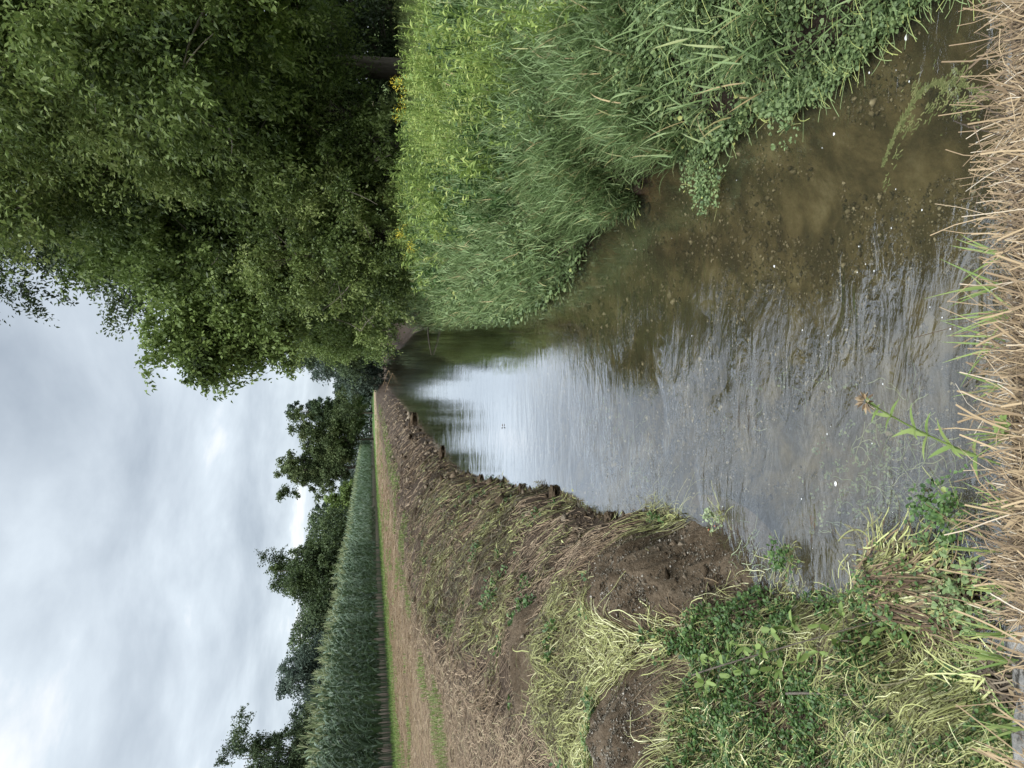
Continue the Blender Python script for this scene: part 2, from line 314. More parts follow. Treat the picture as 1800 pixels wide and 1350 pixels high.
def water_mat():
    m = bpy.data.materials.new('water'); m.use_nodes = True; t = m.node_tree; t.nodes.clear(); n = t.nodes; k = t.links
    o = n.new('ShaderNodeOutputMaterial'); co = n.new('ShaderNodeTexCoord')
    sx = n.new('ShaderNodeSeparateXYZ'); k.new(co.outputs['Object'], sx.inputs[0])
    def noise(scale, detail, stretch, rot=0, dist=0.):
        mp_ = n.new('ShaderNodeMapping'); mp_.inputs['Scale'].default_value = stretch; mp_.inputs['Rotation'].default_value = (0, 0, rot)
        k.new(co.outputs['Object'], mp_.inputs[0]); q = n.new('ShaderNodeTexNoise'); q.inputs['Scale'].default_value = scale
        q.inputs['Detail'].default_value = detail; q.inputs['Distortion'].default_value = dist; k.new(mp_.outputs[0], q.inputs['Vector']); return q.outputs[0]
    def mth(op, a, b=None, v=None):
        q = n.new('ShaderNodeMath'); q.operation = op; k.new(a, q.inputs[0])
        if b is not None: k.new(b, q.inputs[1])
        if v is not None: q.inputs[1].default_value = v
        return q.outputs[0]
    small = noise(17, 3, (.8, 1.5, 1), R(25), .8)         # little current ripples
    mid = noise(3.6, 5, (.7, 1.5, 1), R(-30), 1.6)
    far = noise(2.5, 4, (.6, 1.6, 1), 0, .5)
    # the riffle by the bridge is rougher than the pool above
    rf = n.new('ShaderNodeMapRange'); rf.inputs['From Min'].default_value = 3.0; rf.inputs['From Max'].default_value = 8.5
    rf.inputs['To Min'].default_value = 1.0; rf.inputs['To Max'].default_value = .05; k.new(sx.outputs[1], rf.inputs[0])
    rx_ = n.new('ShaderNodeMapRange'); rx_.inputs['From Min'].default_value = .25; rx_.inputs['From Max'].default_value = 1.0; rx_.inputs['To Min'].default_value = 1.0; rx_.inputs['To Max'].default_value = .22; k.new(sx.outputs[0], rx_.inputs[0])
    patch = noise(.9, 2, (1, 1, 1), 0, .4)
    pr = n.new('ShaderNodeMapRange'); pr.inputs['From Min'].default_value = .4; pr.inputs['From Max'].default_value = .62; pr.inputs['To Min'].default_value = .12; k.new(patch, pr.inputs[0])
    hgt = mth('MULTIPLY', mth('ADD', mth('MULTIPLY', small, v=.25), mth('MULTIPLY', mid, v=1.25)), mth('MULTIPLY', mth('MULTIPLY', rf.outputs[0], rx_.outputs[0]), pr.outputs[0]))
    hgt = mth('ADD', hgt, mth('MULTIPLY', far, v=.10))
    b = n.new('ShaderNodeBump'); b.inputs['Strength'].default_value = 1.0; b.inputs['Distance'].default_value = .035; k.new(hgt, b.inputs['Height'])
    fr = n.new('ShaderNodeFresnel'); fr.inputs[0].default_value = 1.5; k.new(b.outputs[0], fr.inputs[1])
    tr = n.new('ShaderNodeBsdfTransparent'); tr.inputs[0].default_value = (.86, .82, .66, 1)
    gl = n.new('ShaderNodeBsdfGlossy'); gl.inputs['Roughness'].default_value = .03; gl.inputs[0].default_value = (.95, .97, 1, 1); k.new(b.outputs[0], gl.inputs['Normal'])
    df = n.new('ShaderNodeBsdfDiffuse'); df.inputs[0].default_value = (.22, .21, .16, 1)      # suspended silt
    m0 = n.new('ShaderNodeMixShader'); m0.inputs[0].default_value = .05; k.new(tr.outputs[0], m0.inputs[1]); k.new(df.outputs[0], m0.inputs[2])
    m1 = n.new('ShaderNodeMixShader'); fm = n.new('ShaderNodeMapRange'); fm.inputs['From Min'].default_value = .04; fm.inputs['From Max'].default_value = .36; fm.inputs['To Min'].default_value = .065; fm.inputs['To Max'].default_value = .92; k.new(fr.outputs[0], fm.inputs[0]); k.new(fm.outputs[0], m1.inputs[0]); k.new(m0.outputs[0], m1.inputs[1]); k.new(gl.outputs[0], m1.inputs[2])
    k.new(m1.outputs[0], o.inputs[0]); return m
M['water'] = water_mat()

# ---------------------------------------------------------------- mounds (shape used by the ground cover too)
MOUNDS += [(-1.38, 4.95, .40, .80, .22, R(10), 31), (-2.35, 4.35, .50, .55, .16, R(20), 32), (-2.55, 6.6, .5, .5, .16, 0, 33)]
MN = len(MOUNDS)
# ---------------------------------------------------------------- ground sheet
def axis(a, b, step, grow, far):
    v = [a]
    while v[-1] < b: v.append(v[-1] + step)
    s = step
    while v[-1] < far: s *= grow; v.append(v[-1] + s)
    return np.array(v)
ys = axis(1.2, 9.0, .055, 1.035, 900); ys = np.concatenate([[-60, -20, -8, -3, 0, .8], ys])
xp = axis(0, 5.0, .055, 1.06, 700); xs = np.concatenate([-xp[:0:-1], xp])
X, Y = np.meshgrid(xs, ys); Z = Hb(X, Y)
# spoil heap and mown strip colours by place: 0.1 soil .. 0.5 mown hay .. 1 green
dl = Lx(Y) - X; dr = X - Rx(Y)
tint = np.full(X.shape, .9)
nz = fbm(X * .5, Y * .25, 41)
base = np.interp(dl, [0, 2.6, 3.6, 4.4, 8.8, 9.6, 13, 400], [.12, .2, .42, .5, .52, .85, .95, .8])
tint = np.where(dl > 0, np.clip(base + (nz - .5) * np.where(dl < 9, .22, .5) * sst(2.5, 4, dl), 0, 1), tint)
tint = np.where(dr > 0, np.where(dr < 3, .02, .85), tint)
tint = np.where(X < -13.0, .12, tint)
isbed = (dl <= 0) & (dr <= 0)
tint = np.where(isbed, .45 + .5 * (fbm(X * 1.1, Y * .7, 44) - .5), tint)
V = np.stack([X, Y, Z], -1).reshape(-1, 3); nx = len(xs); ny = len(ys)
ii = (np.arange(ny - 1)[:, None] * nx + np.arange(nx - 1)[None]).ravel()
Q = np.stack([ii, ii + 1, ii + 1 + nx, ii + nx], 1)
zq = V[Q, 2].max(1); bedq = (zq < -.019) & isbed.ravel()[Q].all(1)
def sub(Qs, name, m):
    u, inv = np.unique(Qs, return_inverse=True); b = MB(); b.add(V[u], q=inv.reshape(-1, 4), tint=tint.ravel()[u]); return b.build(name, m)
dlq = dl.ravel()[Q].mean(1); yq = V[Q, 1].mean(1)
mown = (~bedq) & (dlq > WS(yq)) & (dlq < 9.4) & (yq > 1.2) & (yq < 140)
tag(sub(Q[bedq], 'stream_bed', M['bed']), kind='structure')
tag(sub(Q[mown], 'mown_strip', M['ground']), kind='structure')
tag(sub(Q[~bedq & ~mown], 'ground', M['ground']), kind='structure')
def H(x, y):      # the same surface as the ground sheet, read off its grid
    x = np.asarray(x, float); y = np.asarray(y, float)
    i = np.clip(np.searchsorted(xs, x) - 1, 0, nx - 2); j = np.clip(np.searchsorted(ys, y) - 1, 0, ny - 2)
    u = (x - xs[i]) / (xs[i + 1] - xs[i]); v = (y - ys[j]) / (ys[j + 1] - ys[j])
    return (Z[j, i] * (1 - u) + Z[j, i + 1] * u) * (1 - v) + (Z[j + 1, i] * (1 - u) + Z[j + 1, i + 1] * u) * v + mound_h(x, y)
# water
yw = np.concatenate([np.arange(1.6, 12, .15), np.arange(12, 60, 1.0), np.arange(60, 240, 4.0)])
b = MB(); l = np.stack([Lx(yw) - .25, yw, 0 * yw], 1); r = np.stack([Rx(yw) + .25, yw, 0 * yw], 1)
nn = len(yw); i = np.arange(nn - 1)
b.add(np.concatenate([l, r]), q=np.stack([i, i + nn, i + nn + 1, i + 1], 1)); tag(b.build('water', M['water']), kind='structure')

# ---------------------------------------------------------------- headwall
def headwall():
    root = empty('culvert_headwall', (0, 1.4, 0))
    b = MB(); n = 260; x = np.linspace(-4.5, 4.5, n)
    ins = .035 * fbm(x * 7, x * 0, 71); topz = .70 + .02 * fbm(x * 5, x * 0 + 4, 72)
    rows = [(1.655 - ins, np.full(n, -.5)), (1.655 - ins * 1.2, np.full(n, .2)), (1.65 - ins * .4, topz - .10), (1.67 - ins * 2.2, topz - .03), (1.62 - ins * 1.5, topz), (np.full(n, 1.25), topz + .01), (np.full(n, 1.1), topz - .03)]
    V_ = np.concatenate([np.stack([x, yy, zz], 1) for yy, zz in rows]) - np.array([0, 1.4, 0])
    i = np.arange(n - 1); q = np.concatenate([np.stack([i + k * n, i + 1 + k * n, i + 1 + (k + 1) * n, i + (k + 1) * n], 1) for k in range(len(rows) - 1)])
    b.add(V_, q=q, tint=.5); b.build('wall', M['concrete'], root)
    tag(root, 'weathered concrete culvert headwall with straw on its top, black lichen stains and broken pale edge', 'headwall')
headwall()

# ---------------------------------------------------------------- mounds as things
def mound(k, name, label, m, cat, nr=46, na=150, group=None):
    mx_, my_, rx, ry, hh, rot, sd_ = MOUNDS[k]
    a = np.linspace(0, 2 * math.pi, na, endpoint=False)[None]; r = np.linspace(0.001, 1.35, nr)[:, None]
    u = r * np.cos(a) * rx; v = r * np.sin(a) * ry; c, s = math.cos(rot), math.sin(rot)
    x = mx_ + u * c - v * s; y = my_ + u * s + v * c
    mh = mound_h(x, y)
    z = Hb(x, y) + mh + np.where(mh > 0.01, .07 * (fbm(x * 9, y * 9, sd_ + 2) - .5) + .035 * (fbm(x * 30, y * 30, sd_ + 5) - .5) + .015, -.05)
    z = np.where((Lx(y) - x < .02), np.where(mh > .03, z, -.1), z)
    b = MB(); i = np.arange(nr - 1)[:, None] * na; j = np.arange(na)[None]; jn = (j + 1) % na
    b.add(np.stack([x, y, z], -1), q=np.stack([i + j, i + na + j, i + na + jn, i + jn], -1).reshape(-1, 4), tint=np.clip(.45 + .5 * (fbm(x * 5, y * 5, sd_ + 9) - .5), 0, 1).ravel())
    o = b.build(name, m, origin=(mx_, my_, float(Hb(mx_, my_)))); return tag(o, label, cat, group)
mound(0, 'gravel_mound', 'brown gravelly soil mound at the water edge between the cut weeds and the stream', M['soil'], 'soil mound')
mound(1, 'silt_pile', 'flat grey brown pile of silt and pebbles ringed by yellow green cut stems', M['soil'], 'soil pile')
mound(2, 'root_clod', 'large brown root clod lying above the yellow green weeds beside the mown strip', M['soil'], 'soil clod')
def clod(x, y, r, h, label, z0=None, seed=0, name='soil_clod', m=None, group='soil clods on the left bank'):
    nu, nv = 60, 36; a = np.linspace(0, 2 * math.pi, nu, endpoint=False)[None]; p = np.linspace(-1.2, 1.57, nv)[:, None]
    dx_ = np.cos(p) * np.cos(a); dy_ = np.cos(p) * np.sin(a); dz_ = np.sin(p) * np.ones_like(a)
    k = 1 + .75 * (fbm(dx_ * 1.8 + seed * 3.1 + 5, dz_ * 1.8 + dy_ * 1.3 + seed, 50 + seed) - .5) + .8 * (fbm(dx_ * 5 + dz_ * 3 + seed, dy_ * 5 + 5, 80 + seed, 4) - .5)
    z_ = float(H(x, y)) if z0 is None else z0
    b = MB(); i = np.arange(nv - 1)[:, None] * nu; j = np.arange(nu)[None]; jn = (j + 1) % nu
    b.add(np.stack([dx_ * k * r, dy_ * k * r, dz_ * k * h + h * .3], -1), q=np.stack([i + j, i + jn, i + nu + jn, i + nu + j], -1).reshape(-1, 4), tint=.3 + .1 * rng.random())
    o = b.build(name, m or M['soil']); o.location = (x, y, z_); return tag(o, label, 'clod', group)
for k, (px, py, zz, r, lb) in enumerate([
    (962, 852, .1, .17, 'dark crumbly soil clod at the water edge just upstream of the gravel mound'),
    (1043, 900, .2, .12, 'small rounded soil clod between the gravel mound and the larger dark clod'),
    (1077, 905, .2, .10, 'smooth dark grey stone-like clod standing on edge beside the gravel mound'),
    (905, 848, .12, .16, 'weedy clod with a green shoot on the edge of the left bank'),
    (872, 845, .12, .14, 'brown clod on the bank edge beside the weedy one'),
    (836, 838, .12, .2, 'rounded brown clod sticking out of the left bank over the water'),
    (770, 790, .15, .35, 'dark clod at the foot of the spoil ridge where it meets the pool'),
    (722, 735, .2, .7, 'far dark clod at the stream edge near the end of the spoil ridge'),
    (800, 1300, 1.15, .13, 'dark torn sod lying on the mown hay at the picture edge'),
    (832, 1308, 1.05, .15, 'broad flat dark sod below the other one on the mown hay'),
    (768, 1178, 1.2, .12, 'small dark clod alone in the hay beside the green grass patch'),
    (760, 1008, 1.25, .2, 'black hollow clod at the top of the spoil slope')]):
    x, y = at(px, py, zz); r *= .62; q_ = .6 if px < 980 else 1; clod(x - .10, y, r * 1.3 * q_ ** .5, r * .55 * q_, lb, seed=k, z0=max(float(H(x, y)), .02))

# ---------------------------------------------------------------- ground cover, left bank
def inm(x, y, thr=.02): return mound_h(x, y) > thr
def pick(n, r0, r1, fn, pw=1.0, a0=-43, a1=43):
    x, y, r = polar(n, r0, r1, a0, a1, pw); k = fn(x, y, r) & (y > 1.68); return x[k], y[k], r[k]
def DL(x, y): return Lx(y) - x
def DR(x, y): return x - Rx(y)
def flow(x, y): return 2.2 + 2.6 * (fbm(x * .8, y * .6, 60, 3) - .5) * 2 + 1.2 * (vnoise(x * 2.4, y * 2, 62) - .5)
def yl(x, y): return fbm(x * .75 + 3, y * .6 + 1, 63, 3)     # where the pale green stems lie
# brown hay + litter over spoil and mown strip
b = MB()
x, y, r = pick(230000, 2.2, 90, lambda x, y, r: (DL(x, y) > .05) & (DL(x, y) < 9.6) & (~inm(x, y)), 1.2, -43, 6)
d_ = DL(x, y); keep = rng.random(len(x)) < np.where(d_ < WS(y), .55, 1.0) * np.where(r < 4, .7, 1); x, y, r, d_ = x[keep], y[keep], r[keep], d_[keep]
sc_ = np.clip(r / 7, .8, 6); n = len(x)
mown_ = d_ > WS(y) - .2
blades(b, np.stack([x, y, H(x, y) + .005], 1), np.where(mown_, rng.normal(1.6, .9, n), flow(x, y) + rng.normal(0, .6, n)), rng.uniform(.07, .22, n) * np.sqrt(sc_), rng.uniform(.003, .006, n) * sc_,
       rng.uniform(1.2, 1.6, n), rng.uniform(-.3, .3, n), 3, rng.normal(0, .8, n), tint=np.clip(np.where(mown_, rng.normal(.58, .2, n), rng.normal(.38, .24, n)), 0, .95), taper=0, ridge=.5,
       floor=H, sinkv=rng.uniform(.003, .045, n))
tag(b.build('cut_hay', M['hay']), 'dry brown cut hay and litter lying over the mown strip and the spoil', 'hay', kind='stuff')
# dark roots
b = MB(); x, y, r = pick(42000, 2.2, 40, lambda x, y, r: (DL(x, y) > .0) & (DL(x, y) < WS(y)) & (~inm(x, y)) & (fbm(x * 1.1, y * .9, 64) > .5), 1.1, -43, 6); n = len(x); sc_ = np.clip(r / 7, .8, 5)
blades(b, np.stack([x, y, H(x, y)], 1), flow(x, y) + rng.normal(0, .35, n), rng.uniform(.12, .4, n) * np.sqrt(sc_), rng.uniform(.003, .006, n) * sc_, 1.4, .1, 5, rng.normal(0, .8, n), tint=rng.random(n), taper=0, ridge=.5, floor=H, sinkv=rng.uniform(.0, .07, n), wig=.25)
tag(b.build('dredged_roots', M['roots']), 'brown dredged roots and withered stems on the spoil ridge', 'roots', kind='stuff')
# yellow green cut stems
b = MB()
def ws(x, y, r):
    d = DL(x, y); p = .5 * yl(x, y) + .5 * fbm(x * 3.1, y * 2.8, 70, 3) + np.where((y < 4.2), .05, 0) + np.where((d > .6) & (d < 2.1) & (y > 3.4) & (y < 6.0), .12, 0) - sst(5, 8, r) * .02
    return (d > -.1) & (d < WS(y) - .3) & (~inm(x, y, .06)) & (p > rng.normal(.505, .05, len(x)))
x, y, r = pick(220000, 2.0, 26, ws, 1.35, -43, 4); n = len(x); sc_ = np.clip(r / 4.5, .8, 4)
blades(b, np.stack([x, y, H(x, y)], 1), flow(x, y) + rng.normal(0, .75, n), rng.gamma(4, .04, n) * sc_ ** .3, rng.gamma(5, .00072, n) * sc_ ** .7, 1.35, .3, 8, rng.normal(0, 1.9, n), tint=np.clip(rng.normal(.50, .27, n) - .33 * sst(4.8, 6.5, y) + 1.0 * (fbm(x * 2.6, y * 2.2, 68, 3) - .52), 0, 1), taper=0, ridge=.7, floor=H, sinkv=rng.uniform(.004, .10, n), wig=.3)
x, y, r = pick(3600, 2.0, 7, lambda x, y, r: ws(x, y, r) & (DL(x, y) > .05), 1, -43, 4); n = len(x)   # loops that stand up
blades(b, np.stack([x, y, H(x, y) + .03], 1), flow(x, y) + rng.normal(0, 1, n), rng.uniform(.15, .35, n), rng.uniform(.002, .0045, n), rng.uniform(.8, 1.45, n), rng.uniform(.3, 1.2, n), 9, rng.normal(0, 2.0, n), tint=np.clip(rng.normal(.6, .2, n) - .3 * sst(4.8, 6.5, y), 0, 1), taper=0, ridge=.7, floor=H)
x, y, r = pick(22000, 2.0, 16, ws, 1.35, -43, 4); n = len(x); D = rand_dirs(n); D[:, 2] *= .25; D /= np.linalg.norm(D, axis=1)[:, None]
leaves(b, np.stack([x, y, H(x, y) + rng.uniform(.01, .09, n)], 1), D, rng.uniform(.02, .07, n) * np.clip(r / 5, .8, 2.5), rng.uniform(.006, .018, n) * np.clip(r / 5, .8, 2.5), .3, np.clip(rng.normal(.3, .2, n), 0, 1))
tag(b.build('cut_water_weeds', M['weed']), 'limp yellow green cut water weed stems heaped on the left bank', 'cut weeds', kind='stuff')
# cress leaves over the heaps
def sprigs(b, x, y, z, size, nl=7, tint0=.5, spread=.5, up=.25, rnd=True):
    n = len(x); th = rng.uniform(0, 6.28, (n, nl)); el = rng.uniform(-.1, .9, (n, nl)); rr = rng.uniform(.15, 1, (n, nl)) * spread
    D = np.stack([np.cos(th) * np.cos(el), np.sin(th) * np.cos(el), np.sin(el)], -1)
    P = np.stack([x, y, z], 1)[:, None] + D * (size[:, None] * rr * 2.2)[..., None] * np.array([1, 1, .4]) + np.array([0, 0, 1]) * (size[:, None] * rng.uniform(0, up * 6, (n, nl)))[..., None]
    L = (size[:, None] * rng.uniform(.6, 1.3, (n, nl))).ravel()
    t_ = np.clip(tint0 + rng.normal(0, .12, (n, 1)) + rng.normal(0, .15, (n, nl)), 0, 1).ravel()
    leaves(b, P.reshape(-1, 3), D.reshape(-1, 3), L, L * rng.uniform(.6, .85, n * nl), .12, t_, rnd, Nrm=rand_dirs(n * nl, 2.2))
def cs(x, y, r):
    d = DL(x, y); p = .45 * fbm(x * 1.3 + 7, y * 1.2 + 2, 65, 3) + .55 * fbm(x * 3.8 + 2, y * 3.4, 69, 3) + np.where(y < 3.9, .04, 0) + np.where(y < 3.0, .05, 0) + np.where((np.abs(x + 1.85) < .6) & (np.abs(y - 3.75) < .35), .35, 0) + np.where(y > 5, -.10, 0)
    return (d > 0) & (d < WS(y) - .2) & (~inm(x, y, .05)) & (p > .535)
b = MB(); x, y, r = pick(42000, 2.0, 20, cs, 1.4, -43, 4); sc_ = np.clip(r / 4, .75, 1.7)
sprigs(b, x, y, H(x, y) + .06, rng.uniform(.016, .027, len(x)) * sc_, 7, .42)
tag(b.build('cut_watercress', M['cress']), 'torn dark green watercress leaves scattered over the cut weeds', 'watercress', kind='stuff')

# field grass strips: by the corn, and patches in the mown hay
b = MB()
def gs(x, y, r):
    d = DL(x, y); g = fbm(x * 1.3 + 9, y * .45, 66, 3)
    strip = (x < -10.2 + .3 * np.sin(y)) & (x > -13.0)
    pat = (d > 3.0) & (d < 8.6) & (g > .62) & (x > -10.2)
    edge = (d > WS(y) - .6) & (d < WS(y) + .6) & (fbm(x * .6, y * .3, 67) > np.interp(y, [7, 20], [.72, .44]))
    return (strip | (pat & (rng.random(len(x)) < .8)) | edge) & (d > 1.5) & ~inm(x, y)
x, y, r = pick(330000, 3, 150, gs, 1.05, -43, 2); n = len(x); sc_ = np.clip(r / 9, .8, 9); st = x < -12.2
blades(b, np.stack([x, y, H(x, y)], 1), rng.uniform(0, 6.28, n), np.where(st, rng.uniform(.08, .2, n), rng.uniform(.05, .13, n)), rng.uniform(.005, .009, n) * sc_, rng.uniform(.1, .5, n), rng.uniform(.2, .9, n), 2, tint=np.clip(rng.normal(.5, .22, n), 0, 1), ridge=0)
tag(b.build('field_grass', M['grass']), 'short bright green grass between the corn and the mown hay', 'grass', kind='stuff')

# ---------------------------------------------------------------- right bank
def shoots(b, x, y, z, hgt, nl, L, W, sc_, tmean=.5, az0=None, lean0=0.15):
    """grass shoots: culm + arching leaves"""
    n = len(x); a = rng.uniform(0, 6.28, n) if az0 is None else az0 + rng.normal(0, .9, n)
    ln = np.abs(rng.normal(lean0, .15, n)); P = np.stack([x, y, z], 1)
    t_ = np.clip(rng.normal(tmean, .2, n), 0, .99)
    pos = blades(b, P, a, hgt, W * .35, ln, .3, 3, tint=t_ * .8, taper=0, ridge=.5)
    for j in range(nl):
        f = (j + rng.uniform(.2, 1.2, n)) / (nl + .4) * 2.99; f = np.clip(f, .3, 2.98); k0 = f.astype(int); fr = (f - k0)[:, None]
        Pj = pos[np.arange(n), k0] * (1 - fr) + pos[np.arange(n), k0 + 1] * fr
        blades(b, Pj, rng.uniform(0, 6.28, n) if az0 is None else az0 + rng.normal(0, 1.4, n), L * rng.uniform(.6, 1.15, n), W * rng.uniform(.7, 1.2, n), rng.uniform(.35, .85, n), rng.uniform(.2, 1.4, n), 4, rng.normal(0, .35, n),
               tint=np.clip(t_ + rng.normal(0, .12, n), 0, 1), ridge=.3)
def spec(x, y): return fbm(x * .9 + 20, y * .55 + 4, 90, 3)
def rmask(lo, hi, f=None):
    def g(x, y, r):
        d = DR(x, y); k = (d > lo) & (d < hi) & (y < 40)
        return k & (f(x, y, d) if f else True)
    return g
# reed canary grass
b = MB()
x, y, r = pick(42000, 2.3, 34, rmask(.0, 3.4, lambda x, y, d: (d > np.interp(y, [2.5, 3.8, 4.4, 5.0], [1.1, .85, .3, -.1]) + .9 * (fbm(x * 2.2, y * 2.2, 101, 3) - .5)) & (spec(x, y) - .09 * (d - 1.0) + np.where(y > 4.5, .08, .0) > rng.normal(.42, .05, len(x)))), 1.15, 2, 43); n = len(x)
sc_ = np.clip(r / 7, .85, 3)
edge = DR(x, y) < .45
shoots(b, x, y, H(x, y), rng.uniform(.28, .62, n) * np.where(edge, .75, 1), 6, .21 * sc_ ** .3, .0105 * sc_ ** .7, sc_, .48, az0=np.where(edge, math.pi, rng.uniform(0, 6.28, n)), lean0=np.where(edge, .55, .3))
n = 2600; yy_ = rng.uniform(4.9, 7.6, n); xx_ = Rx(yy_) + rng.uniform(-.06, .6, n)      # thick fringe where the bank steps back
shoots(b, xx_, yy_, np.maximum(H(xx_, yy_), 0), rng.uniform(.25, .45, n), 6, .23, .011, 1, .5, az0=np.full(n, 3.4), lean0=.5)
n = 220; yy_ = rng.uniform(2.5, 5.2, n); xx_ = Rx(yy_) + rng.uniform(.0, 1.1, n)     # broad blades standing out of the cress
shoots(b, xx_, yy_, np.maximum(H(xx_, yy_), 0) + .05, rng.uniform(.3, .5, n), 5, .28, .014, 1, .55, az0=rng.uniform(2.4, 4.6, n), lean0=.6)
tag(b.build('reed_grass', M['reed']), 'blue green reed grass thick along the right bank', 'reed grass', kind='stuff')
# herbs with fine leaves (bedstraw, goldenrod before flower)
b = MB()
def herbs(b, x, y, z, hgt, nl, L, W, t0):
    n = len(x); a = rng.uniform(0, 6.28, n); P = np.stack([x, y, z], 1)
    t_ = np.clip(rng.normal(t0, .16, n), 0, 1)
    pos = blades(b, P, a, hgt, W * .4, np.abs(rng.normal(.1, .12, n)), rng.uniform(0, .5, n), 4, tint=t_ * .7, taper=0, ridge=.5)
    f = rng.uniform(.8, 3.99, (n, nl)); k0 = f.astype(int); fr = (f - k0)[..., None]; ar = np.arange(n)[:, None]
    Pj = (pos[ar, k0] * (1 - fr) + pos[ar, np.minimum(k0 + 1, 4)] * fr).reshape(-1, 3)
    D = rand_dirs(n * nl, .6); D[:, 2] = np.abs(D[:, 2]) * .8; D /= np.linalg.norm(D, axis=1)[:, None]
    Lj = np.repeat(L if np.ndim(L) else np.full(n, L), nl) * rng.uniform(.6, 1.2, n * nl)
    leaves(b, Pj, D, Lj, Lj * W / np.mean(L), .2, np.clip(np.repeat(t_, nl) + rng.normal(0, .14, n * nl), 0, 1), droop=.25)
x, y, r = pick(30000, 2.6, 34, rmask(1.1, 7.0, lambda x, y, d: (d < np.interp(y, [5, 9, 14], [6.5, 4.4, 3.4])) & (spec(x, y) - .09 * (d - 1.0) < rng.normal(.46, .05, len(x)))), 1.2, 2, 43); n = len(x); sc_ = np.clip(r / 8, .8, 3)
clump = fbm(x * 1.1, y * .9, 93, 3)
herbs(b, x, y, H(x, y), (.2 + .75 * sst(.35, .7, clump)) * rng.uniform(.7, 1.1, n), 22, .055 * sc_ ** .7, .014, .25 + .6 * sst(.3, .7, fbm(x * .9, y * .7, 95, 3)))
tag(b.build('bank_herbs', M['herb']), 'fine leaved yellow green herbs covering the upper right bank', 'herbs', kind='stuff')
# broad leaved herbs in patches
b = MB(); x, y, r = pick(9000, 2.4, 26, rmask(.5, 3.6, lambda x, y, d: fbm(x * 1.2 + 40, y * .9, 97, 3) > .56), 1.1, 2, 43); n = len(x); sc_ = np.clip(r / 6, .8, 3)
herbs(b, x, y, H(x, y), rng.uniform(.3, .7, n), 16, .055 * sc_ ** .7, .036, .35)
tag(b.build('broadleaf_herbs', M['cress']), 'darker broad leaved herbs growing in patches on the right bank', 'herbs', kind='stuff')
b = MB(); x, y, r = pick(4200, 2.6, 22, rmask(.7, 3.4, lambda x, y, d: fbm(x * 1.6 + 10, y * 1.3, 104, 3) > .53), 1.1, 2, 43); n = len(x); sc_ = np.clip(r / 6, .8, 3)
herbs(b, x, y, H(x, y), rng.uniform(.55, .95, n), 20, .095 * sc_ ** .6, .024, .6)
tag(b.build('tall_herbs', M['herb']), 'taller narrow leaved herbs standing out of the reed grass', 'herbs', kind='stuff')
# cress and brooklime along the margin, hanging over the water
b = MB()
x, y, r = pick(48000, 2.3, 26, rmask(-.12, 1.5, lambda x, y, d: ((y < 4.8) & (d < 1.3) & (fbm(x * 1.8, y * 1.8, 102, 3) > .28 + .14 * d)) | (d < .42) | ((y < 6.2) & (d < .8))), 1.35, 2, 43); sc_ = np.clip(r / 4, .8, 2.6)
zz = np.maximum(H(x, y), .0) + rng.uniform(.0, .34, len(x)) * np.clip(DR(x, y) * 2 + .3, .1, 1) * (.4 + 1.2 * fbm(x * 3, y * 3, 98))
sprigs(b, x, y, zz, rng.uniform(.014, .032, len(x)) * sc_, 8, .5, spread=.8, up=.3)
n = len(x); k = rng.random(n) < .3
blades(b, np.stack([x, y, zz], 1)[k], rng.normal(3.4, .8, k.sum()), rng.uniform(.08, .22, k.sum()), .004 * sc_[k], rng.uniform(1, 1.8, k.sum()), .6, 5, rng.normal(0, .8, k.sum()), tint=rng.uniform(.7, 1, k.sum()), taper=0, ridge=.5, floor=lambda a, c: np.maximum(H(a, c), .006))
tag(b.build('margin_cress', M['gcress']), 'grey green watercress and brooklime trailing over the right water margin', 'watercress', kind='stuff')
# brown dead stalks patch
b = MB(); x, y = [rng.normal(c, s, 500) for c, s in ((2.9, .14), (5.0, .2))]; n = 500
blades(b, np.stack([x, y, H(x, y)], 1), rng.normal(2.6, 1.0, n), rng.uniform(.25, .5, n), .005, rng.uniform(.1, .5, n), rng.uniform(.1, .7, n), 4, tint=rng.uniform(.3, .9, n), taper=0, ridge=.5)
tag(b.build('dead_stalks', M['straw']), 'patch of reddish brown dead grass stalks in the reed grass', 'dead grass', kind='stuff')
# meadow
b = MB(); x, y, r = pick(190000, 5, 45, lambda x, y, r: (DR(x, y) > 3.1) & (y < 40) & (y > 4.5), 1.1, 8, 43); n = len(x); sc_ = np.clip(r / 8, .8, 4)
blades(b, np.stack([x, y, H(x, y)], 1), rng.uniform(0, 6.28, n), rng.uniform(.12, .34, n), rng.uniform(.004, .008, n) * sc_, rng.uniform(0, .35, n), rng.uniform(.1, .9, n), 3, tint=np.clip(rng.normal(.5, .25, n), 0, 1), ridge=0)
tag(b.build('meadow_grass', M['meadow']), 'pale green meadow grass behind the right bank below the trees', 'meadow grass', kind='stuff')

